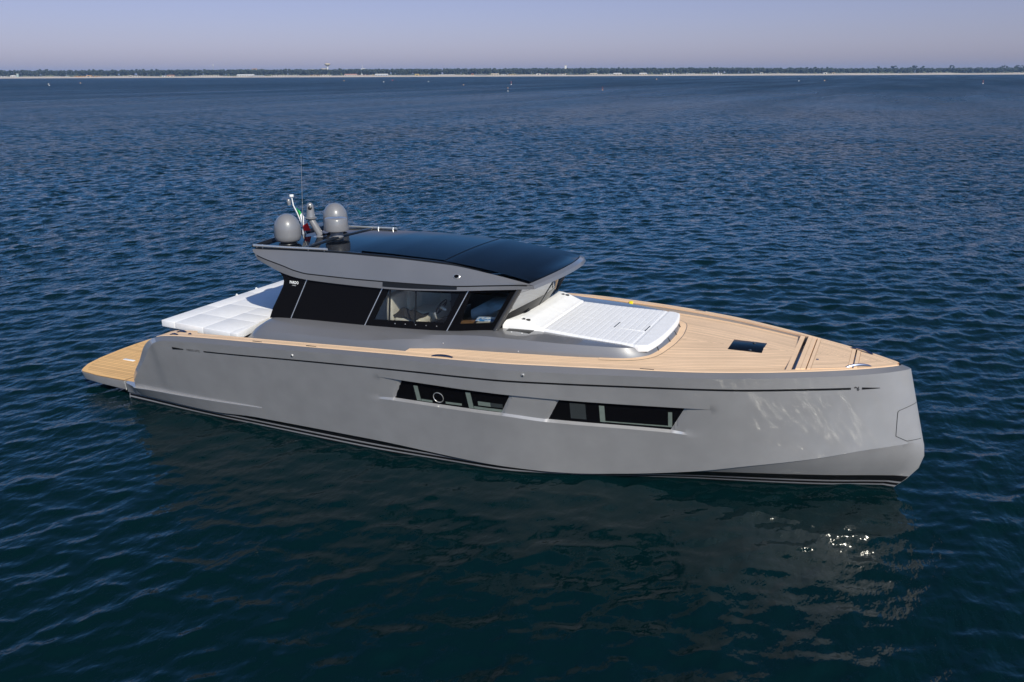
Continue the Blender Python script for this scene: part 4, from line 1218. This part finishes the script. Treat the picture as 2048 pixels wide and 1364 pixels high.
for sg in (1, -1):
    rows = []
    for q in tq:
        L, G, U = roof_pts(q)
        inn = np.array([U[0], U[1] + .07, U[2] - .015])
        low = np.array([L[0], L[1] + .12, L[2] + .02])
        dn = np.array([0, .012, 0])
        r_ = [low, L, G - np.array([0, .004, .012]), G + dn, G + np.array([0, .002, .014]), G * .5 + U * .5 - np.array([0, .018, 0]), U, inn]
        rows.append([(p[0], p[1] * sg, p[2]) for p in r_])
    mb.grid(rows, flip=sg < 0)
nu = np.linspace(-1, 1, 41)
mb.grid([[nose(u, 'L'), nose(u, 'G'), nose(u, 'U')] for u in nu])
# headliner and aft face
rows = []
for q in tq:
    L, G, U = roof_pts(q); w = -(L[1] + .12); rows.append([(L[0], -w + 2 * w * k / 10, L[2] + .02 + .10 * math.sin(math.pi * k / 10)) for k in range(11)])
mb.grid(rows)
mb.grid([[(nose(u, 'L')), (-7.3, 1.44 * u, 3.772 + .10 * (1 - u * u))] for u in nu])
L, G, U = roof_pts(0)
mb.grid([[(L[0], L[1] + .12 + 2 * (-L[1] - .12) * k / 10, L[2] + .02 + .10 * math.sin(math.pi * k / 10)), (U[0], U[1] + .07 + 2 * (-U[1] - .07) * k / 10, U[2] - .015)] for k in range(11)])
roof = mb.build("roof", M_paint2, yacht, angle=24, weld=False)
# black groove lines, the darker grab slot along the side
for sg in (1, -1):
    rows = [[(lambda G: (G[0], (G[1] - .004) * sg, G[2] - .013))(roof_pts(q)[1]), (lambda G: (G[0], (G[1] - .003) * sg, G[2] + .014))(roof_pts(q)[1])] for q in tq[1:-2]]
    MB().grid(rows, flip=sg < 0).build("roof_groove", M_trim, roof, weld=False)
    rows = []
    for q in tq:
        L, G, U = roof_pts(q)
        if -10.9 < G[0] < -8.95: rows.append([(G[0], (G[1] * .25 + L[1] * .75 - .007) * sg, G[2] * .3 + L[2] * .7), (G[0], (G[1] - .008) * sg, G[2] - .010)])
    MB().grid(rows, flip=sg < 0).build("grab_slot", M_trim, roof, weld=False)
    # oval side light
    o_ = (-9.02, -1.588 * sg, 3.868)
    e_ = MB().lathe([(0, .03), (.055, .026), (.085, .012), (.095, 0)], o_, (0, -.93 * sg, .35), seg=24)
    e_.v = [(o_[0] + (x - o_[0]) * 1.0, o_[1] + (y - o_[1]), o_[2] + (z - o_[2]) * .58) for x, y, z in e_.v]
    sl_ = e_.build("side_light", M_steel, roof)
    e_ = MB().lathe([(0, .045), (.035, .042), (.06, .026)], o_, (0, -.93 * sg, .35), seg=20)
    e_.v = [(x, y, o_[2] + (z - o_[2]) * .58) for x, y, z in e_.v]; e_.build("lens", M_black, sl_)
# roof glass panels
def roof_z(x, y):
    U = float(np.interp(x, KR[:, 6], KR[:, 8])); return U + .042 + .040 * (1 - (y / 1.5) ** 2)
def roof_panel(name, x0, x1, dz, w=1.43, nosey=False, mat=M_roofglass, tilt=0.0, n=14):
    m_ = MB(); rows = []
    ys = np.linspace(-w, w, 31)
    for i in range(n + 1):
        t_ = i / n; r_ = []
        for y in ys:
            xe = x1 if not nosey else (nose(y / w * .985, 'U')[0] - .012)
            x = x0 + (xe - x0) * t_
            yy = y * (1 + (.06 * np.clip((x + 8.6) / 1.2, 0, 1) if nosey else 0))
            z = roof_z(min(x, -7.375), min(max(yy, -1.5), 1.5)) + dz + tilt * (t_ - .5)
            if nosey and x > -7.375: z = 3.846 + .014 + .088 * (1 - (yy / 1.55) ** 2) + dz
            r_.append((x, yy, z))
        rows.append(r_)
    e0 = [(p[0], p[1], p[2] - .03) for p in rows[0]]; e1 = [(p[0], p[1], p[2] - .03) for p in rows[-1]]
    m_.grid([e0] + rows + [e1], flip=True)
    return m_.build(name, mat, roof, weld=False, angle=40)
roof_panel("aft_roof_plate", -14.50, -13.19, .0)
roof_panel("roof_panel", -13.07, -11.56, .0)
roof_panel("sliding_roof_panel", -11.55, -9.425, .022, 1.38, tilt=-.012)
roof_panel("front_roof_panel", -9.395, -7.37, .010, 1.43, True)
m_ = MB(); rows = [[(x, y, roof_z(x, y) + z) for (x, z) in ((-13.2, -.02), (-13.18, .03), (-13.08, .03), (-13.06, -.02))] for y in np.linspace(-1.42, 1.42, 25)]
m_.grid(rows).build("roof_crossbar", M_trim, roof, weld=False)
m_ = MB(); rows = [[(x, y, roof_z(x, y) + z) for (x, z) in ((-9.43, -.02), (-9.42, .004), (-9.40, .004), (-9.39, -.02))] for y in np.linspace(-1.43, 1.43, 25)]
m_.grid(rows).build("panel_joint", M_trim, roof, weld=False)
for sg in (1, -1):
    m_ = MB(); rows = []
    for x in np.linspace(-14.5, -8.5, 40):
        z = float(np.interp(x, KR[:, 6], KR[:, 8])); k = min(1, max(0.0, (-8.5 - x) / 1.0)); rows.append([(x, 1.425 * sg, z + .0), (x, 1.432 * sg, z + .012 + .035 * k), (x, 1.49 * sg, z + .012 + .035 * k), (x, 1.498 * sg, z - .01)])
    m_.grid(rows, flip=sg < 0).build("roof_rim", M_trim, roof, weld=False)
    # handrails on the aft corners
    rl = [(-14.53, -1.51 * sg, 4.105), (-13.6, -1.52 * sg, 4.13), (-12.40, -1.51 * sg, 4.17)]
    ra = MB().tube(rl, .027, seg=10).build("handrail", M_steel, roof)
    for x in (-14.45, -14.28, -12.95, -12.5):
        z = float(np.interp(x, [-14.68, -13.6, -12.4], [4.10, 4.13, 4.17])); MB().tube([(x, -1.47 * sg, z - .07), (x, -1.495 * sg, z + .022)], [.022, .020], seg=10).build("rail_foot", M_steel, ra)
m_ = MB(); rows = [[(-14.60, y, roof_z(-14.5, y) - .02), (-14.62, y, roof_z(-14.5, y) + .05), (-14.56, y, roof_z(-14.5, y) + .06), (-14.50, y, roof_z(-14.5, y) + .0)] for y in np.linspace(-1.47, 1.47, 25)]
m_.grid(rows, flip=True).build("aft_roof_lip", M_trim, roof, weld=False)

# --- domes, radar, mast, whip aerial
for sg in (1, -1):
    c_ = (-13.92, -.974 * sg, 4.12)
    t_ = MB().lathe([(.17, 0), (.20, .03), (.27, .05), (.305, .10), (.318, .18), (.316, .33), (.305, .42), (.275, .51), (.22, .60), (.14, .665), (.06, .692), (0, .697)], c_, seg=40).build("satellite_dome", M_dome, roof, angle=60)
    MB().lathe([(.24, -.06), (.22, 0), (.15, .015)], c_, seg=28).build("dome_foot", M_trim, t_)
rd = MB().lathe([(0, 0), (.24, .0), (.30, .02), (.308, .06), (.278, .285), (.268, .312), (.245, .328), (.15, .340), (0, .344)], (-13.20, .0, 4.295), seg=44).build("radar_drum", M_dome, roof, angle=45)
MB().lathe([(.20, -.16), (.16, -.13), (.15, 0)], (-13.20, 0, 4.29), seg=24).build("radar_foot", M_dome, rd)
mst = MB().tube([(-13.66, 0, 4.13), (-13.72, 0, 4.20), (-13.95, 0, 4.54)], [.12, .088, .080], seg=16).build("signal_mast", M_dome, roof, angle=40)
MB().lathe([(.20, -.01), (.14, .0), (.11, .03)], (-13.66, 0, 4.135), seg=24).build("mast_foot", M_dome, mst)
MB().lathe([(0, 0), (.12, .01), (.145, .035), (.145, .055), (.10, .07), (0, .07)], (-13.95, 0, 4.53), seg=24).build("mast_plate", M_dome, mst)
lm = MB().lathe([(.112, .07), (.105, .10), (.088, .28), (.078, .36), (.055, .405), (.02, .422), (0, .424)], (-13.95, 0, 4.53), seg=24).build("mast_lamp", M_dome, mst)
MB().lathe([(0, .012), (.035, .010), (.05, 0)], (-13.90, -.075, 4.83), (.5, -.8, .1), seg=14).build("lamp_lens", M_trim, lm)
wh = MB().tube([(-14.38, .2, 4.12), (-14.36, .2, 4.45), (-14.265, .2, 6.07)], [.011, .008, .0035], seg=6).build("whip_aerial", M_dome, roof)
MB().lathe([(.035, 0), (.03, .05), (.016, .14)], (-14.38, .2, 4.10), seg=12).build("aerial_foot", M_steel, wh)
# bent staff that carries the stern light and a small mushroom aerial
st = MB().tube([(-14.36, .30, 4.08), (-14.60, .30, 4.62), (-14.70, .30, 4.80), (-14.735, .30, 5.02)], .014, seg=8).build("flag_staff", M_white, roof)
MB().lathe([(0, 0), (.05, .002), (.055, .012), (.055, .05), (.048, .062), (0, .064)], (-14.735, .30, 5.01), seg=20).build("mushroom_aerial", M_white, st)
MB().lathe([(0, 0), (.04, .0), (.042, .03), (.048, .05), (.05, .12), (.035, .155), (0, .16)], (-14.80, .27, 4.80), (-.12, 0, 1), seg=20).build("stern_light", M_dome, st)

# ------------------------------------------------------------------ inside the cabin
m_ = MB(); m_.box((-14.4, -1.75, 1.70), (-8.3, 1.75, 1.74)); m_.build("cabin_floor", M_wood, yacht)
m_ = MB(); m_.box((-14.0, .95, 1.74), (-10.9, 1.60, 2.35)); m_.box((-14.0, 1.42, 2.35), (-10.9, 1.62, 2.95)); m_.build("saloon_sofa", M_cream, yacht, bevel=.05, bseg=3)
m_ = MB(); m_.box((-11.25, -.10, 1.74), (-11.12, 1.5, 3.30)); m_.build("cabin_bulkhead", M_cream, yacht, bevel=.01)
def helm_seat(y, name="helm_seat"):
    m_ = MB(); m_.box((-10.75, y - .32, 2.48), (-10.1, y + .32, 2.72)); s_ = m_.build(name, M_cream, yacht, bevel=.06, bseg=3)
    m_ = MB(); m_.prism([(-10.95, y - .32), (-10.78, y - .32), (-10.78, y + .32), (-10.95, y + .32)], 2.6, [3.24, 3.20, 3.20, 3.24]); m_.build("backrest", M_cream, s_, bevel=.05, bseg=3)
    m_ = MB(); m_.box((-10.7, y - .12, 1.74), (-10.2, y + .12, 2.48)); m_.build("pedestal", M_seat, s_)
helm_seat(-1.12); helm_seat(-.40)
m_ = MB(); m_.prism([(-9.62, -1.62), (-8.50, -1.42), (-8.15, -.9), (-8.0, 0), (-8.15, .9), (-8.5, 1.42), (-9.62, 1.62)], 1.74, [2.62, 2.74, 2.76, 2.77, 2.76, 2.74, 2.62])
da = m_.build("dashboard", M_wood, yacht, bevel=.02)
m_ = MB(); m_.prism([(-8.72, -1.32), (-8.36, -1.28), (-8.12, -.85), (-8.0, 0), (-8.12, .85), (-8.36, 1.28), (-8.72, 1.32)], 2.76, 2.80); m_.build("dash_top", M_headliner, da)
m_ = MB(); m_.prism([(-9.60, -1.45), (-9.30, -1.45), (-9.30, -.4), (-9.60, -.4)], 2.6, [2.80, 2.95, 2.95, 2.80]); m_.build("instrument_pod", M_trim, da, bevel=.02)
wc = Vector((-9.74, -1.02, 2.98)); ax_ = Vector((-.86, 0, .51)).normalized(); bx = ax_.cross(Vector((0, 1, 0))).normalized()
m_ = MB(); ring = [wc + (Vector((0, 1, 0)) * math.cos(a) + bx * math.sin(a)) * .19 for a in np.linspace(0, 2 * math.pi, 33)]
m_.tube(ring, .016, seg=8, cap=False); swl = m_.build("steering_wheel", M_trim, da)
m_ = MB()
for a in (math.pi / 2, math.pi * 7 / 6, math.pi * 11 / 6): m_.tube([wc, wc + (Vector((0, 1, 0)) * math.cos(a) + bx * math.sin(a)) * .185], .014, seg=6)
m_.build("spoke", M_trim, swl)
MB().lathe([(0, .02), (.04, .015), (.05, -.02), (.03, -.14)], wc, ax_, seg=16).build("hub", M_steel, swl)
MB().tube([(-9.72, -1.28, 2.76), (-9.78, -1.28, 2.90)], [.02, .035], seg=10).build("throttle_lever", M_steel, da)
m_ = MB(); m_.box((-9.3, 1.1, 3.05), (-8.8, 1.45, 3.62)); m_.build("cabin_locker", M_trim, yacht, bevel=.02)

# ================================================================== things lying on the yacht
# forward sun pad: mattress with cross ribs and a raised headrest
def padgrid(name, xa, xf, hw, zf, ny, nx, mat, parent, edge=.06, drop=.14, plist=None):
    """soft slab as a heightfield whose borders roll down"""
    m_ = MB(); rows, us = [], []
    for i in range(nx + 1):
        t_ = i / nx; r_, ur = [], []
        for j in range(ny + 1):
            s_ = -1 + 2 * j / ny
            x0, x1 = xa(s_), xf(s_); x = x0 + (x1 - x0) * t_; y = s_ * hw(t_)
            d_ = min((x - x0), (x1 - x), (1 - abs(s_)) * hw(t_))
            k = np.clip(d_ / edge, 0, 1); z = zf(x, y) - edge * (1 - math.sqrt(max(0, 1 - (1 - k) ** 2)))
            r_.append((x, y, z)); ur.append((x, y))
        rows.append(r_); us.append(ur)
    # skirt
    m_.grid(rows, us, flip=True)
    per = rows[0] + [r_[-1] for r_ in rows[1:]] + rows[-1][::-1][1:] + [r_[0] for r_ in rows[::-1][1:-1]]
    lowp = [(p[0], p[1], p[2] - drop) for p in per]
    m_.grid([per, lowp], closed=True)
    m_.add(lowp, [tuple(range(len(lowp)))])
    return m_.build(name, mat, parent, angle=60)
sp = empty("sun_pad", (-6.2, 0, 2.69), "white ribbed sun pad with raised headrest on the foredeck behind the windscreen", "sun pad")
NR = 15
def zmat(x, y):
    z = float(np.interp(x, [-7.25, -7.05, -6.4, -5.1, -4.8], [2.835, 2.828, 2.80, 2.775, 2.768]))
    w = np.clip((-5.15 - x) / .1, 0, 1)
    if x > -7.2 and x < -5.15:
        f = ((x + 7.17) / (2.02 / NR)) % 1.0; z -= .006 * math.exp(-((min(f, 1 - f)) / .06) ** 2)
        if y is not None:
            z -= .007 * math.exp(-(y / .014) ** 2) * (x < -5.85)
    if -5.18 < x < -5.12: z -= .008
    return z
hwf = lambda t_: float(np.interp(t_, [0, .85, .93, 1], [1.27, 1.41, 1.42, 1.33]))
padgrid("mattress", lambda s_: -7.16, lambda s_: -4.735 - .12 * abs(s_) ** 2.5, hwf, zmat, 90, 190, M_fabric2, sp, .04, .085)
def zhead(x, y):
    z = float(np.interp(x, [-8.1, -7.85, -7.72, -7.55, -7.38, -7.24, -7.10], [2.965, 2.985, 2.985, 2.955, 2.90, 2.86, 2.84]))
    return z - .010 * math.exp(-(y / .014) ** 2)
padgrid("headrest", lambda s_: -7.84 - .18 * abs(s_) ** 2, lambda s_: -7.145, lambda t_: 1.44 - .16 * t_, zhead, 90, 40, M_fabric, sp, .04, .16)
for sg in (1, -1):
    for dx in (-.055, .055):
        MB().lathe([(0, .004), (.040, .004), (.046, .010), (.050, .004), (.050, -.01)], (-7.60 + dx, -1.175 * sg + dx * .2, 2.966 - dx * .12), seg=20).build("cup_holder", M_trim, sp)
for (x, y, l_) in ((-5.86, -.21, .42), (-5.19, -.19, .40)):
    m_ = MB(); z = zmat(x, .3); m_.box((x - .010, y - l_ / 2, z - .004), (x + .010, y + l_ / 2, z + .007)); m_.build("pull_strap", M_trim, sp)
m_ = MB(); z = zmat(-5.5, .3); m_.box((-5.85, -.43, z - .01), (-5.2, -.415, z + .006)); m_.build("flap_edge", M_fabric, sp)

# aft sun pad: five stitched cushions
ap = empty("sun_pad", (-15.7, 0, 2.04), "big white square edged sun pad on the stern, half in the shade of the roof", "sun pad")
HW = lambda x: float(np.interp(x, [-16.92, -14.4], [2.35, 2.53]))
def cushion(x0, x1, ya, yb, z=2.20, front=None):
    """ya,yb: fractions of the half width"""
    a0, a1, b0, b1 = ya * HW(x0), ya * HW(x1), yb * HW(x0), yb * HW(x1)
    if front: x1a, x1b = front
    else: x1a = x1b = x1
    g_ = .002
    poly = [(x0 + g_, a0 + g_), (x1a - g_, a1 + g_), (x1b - g_, b1 - g_), (x0 + g_, b0 - g_)]
    m_ = MB(); m_.prism(poly, 2.037, z); return m_.build("cushion", M_fabric2, ap, bevel=.013, bseg=3, angle=50)
cushion(-16.92, -16.46, -1, -.34); cushion(-16.92, -16.46, -.34, .34); cushion(-16.92, -16.46, .34, 1)
cushion(-16.46, -15.50, -1, -.62); cushion(-15.50, -14.62, -1, -.62)
cushion(-14.62, -14.40, -1, -.44, front=(-14.38, -14.60))
cushion(-16.46, -15.50, -.62, -.18); cushion(-15.50, -14.62, -.62, -.40)
cushion(-15.50, -14.62, -.40, -.18)
cushion(-16.46, -14.62, -.18, .62); cushion(-16.46, -15.50, .62, 1); cushion(-15.50, -14.40, .62, 1)
cushion(-14.62, -14.40, -.44, .62, front=(-14.60, -14.60))
for (x, y) in ((-16.90, .35), (-16.90, 1.15)):
    MB().tube([(x, y - .04, 2.2), (x - .01, y, 2.235), (x, y + .04, 2.2)], .014, seg=6).build("pull_tab", M_white, ap)

# national flag tied to the bent staff, hanging in folds
m, n, l, p = new_mat("tricolour_cloth")
uvn = n.new("ShaderNodeUVMap"); uvn.uv_map = "UVMap"; sep = n.new("ShaderNodeSeparateXYZ"); l.new(uvn.outputs[0], sep.inputs[0])
rp = n.new("ShaderNodeValToRGB"); rp.color_ramp.interpolation = 'CONSTANT'
rp.color_ramp.elements[0].position = 0; rp.color_ramp.elements[0].color = (.01, .30, .06, 1)
rp.color_ramp.elements[1].position = .34; rp.color_ramp.elements[1].color = (.75, .75, .76, 1)
e = rp.color_ramp.elements.new(.67); e.color = (.70, .01, .015, 1)
l.new(sep.outputs[0], rp.inputs[0]); l.new(rp.outputs[0], p.inputs["Base Color"]); p.inputs["Roughness"].default_value = .8
m_ = MB(); rows, us = [], []
for i in range(21):
    v = i / 20; r_, ur = [], []
    for j in range(31):
        u = j / 30
        wd = .08 + .21 * u ** .8
        q = Vector((-14.60 + .15 * u + wd * v, .30, 4.74 - .56 * u - .05 * v * (1 - u)))
        q.y += .045 * math.sin(v * 7.5 + u * 3) * (.3 + u) - .02
        r_.append(tuple(q)); ur.append((.78 * u + .26 * v * (1 - .2 * u), v))
    rows.append(r_); us.append(ur)
fl = m_.grid(rows, us).build("national_flag", m, weld=False, angle=80)
tag(fl, "green white and red tricolour flag drooping from the bent staff on the roof", "flag")

# magazine on the dashboard, jacket over the helm seat, yellow tag on the far bulwark
def mag_mat():
    m, n, l, p = new_mat("magazine_cover"); tc = n.new("ShaderNodeTexCoord"); t_ = n.new("ShaderNodeTexNoise"); t_.inputs["Scale"].default_value = 9
    l.new(tc.outputs["Object"], t_.inputs["Vector"]); r_ = n.new("ShaderNodeValToRGB"); r_.color_ramp.elements[0].position = .44; r_.color_ramp.elements[0].color = (.03, .16, .42, 1); r_.color_ramp.elements[1].position = .56; r_.color_ramp.elements[1].color = (.55, .62, .70, 1)
    l.new(t_.outputs[0], r_.inputs[0]); l.new(r_.outputs[0], p.inputs["Base Color"]); p.inputs["Roughness"].default_value = .3; return m
m_ = MB(); m_.prism([(-8.78, -1.22), (-8.36, -1.10), (-8.44, -.80), (-8.86, -.92)], [2.806] * 4, [2.822] * 4)
tag(m_.build("magazine", mag_mat(), bevel=.002), "blue glossy magazine lying on the dashboard behind the quarter window", "magazine")
m_ = MB(); rows = []
gg = np.random.default_rng(4)
for i in range(17):
    r_ = []
    for j in range(17):
        u, v = i / 16, j / 16
        r_.append((-10.93 + .80 * u, -1.43 + .55 * v + .03 * math.sin(6 * u), 2.75 + .12 * math.exp(-((u - .4) / .3) ** 2) * math.sin(math.pi * v) + .025 * math.sin(13 * u + 7 * v) + (0.05 if u < .12 else 0)))
    rows.append(r_)
m_.grid(rows); tag(m_.build("jacket", M_darkcloth, weld=False, solid=.02, angle=80), "charcoal jacket thrown over the cream helm seat", "jacket")
m_ = MB(); t_ = Tp(-6.37); m_.box((-6.41, 2.515, t_[2] - .045), (-6.32, 2.535, t_[2] + .018)); m_.box((-6.41, 2.515, t_[2] + .016), (-6.32, 2.57, t_[2] + .03))
tag(m_.build("mooring_tag", M_yellow, bevel=.006), "small yellow tag hooked over the far bulwark beside the sun pad", "tag")
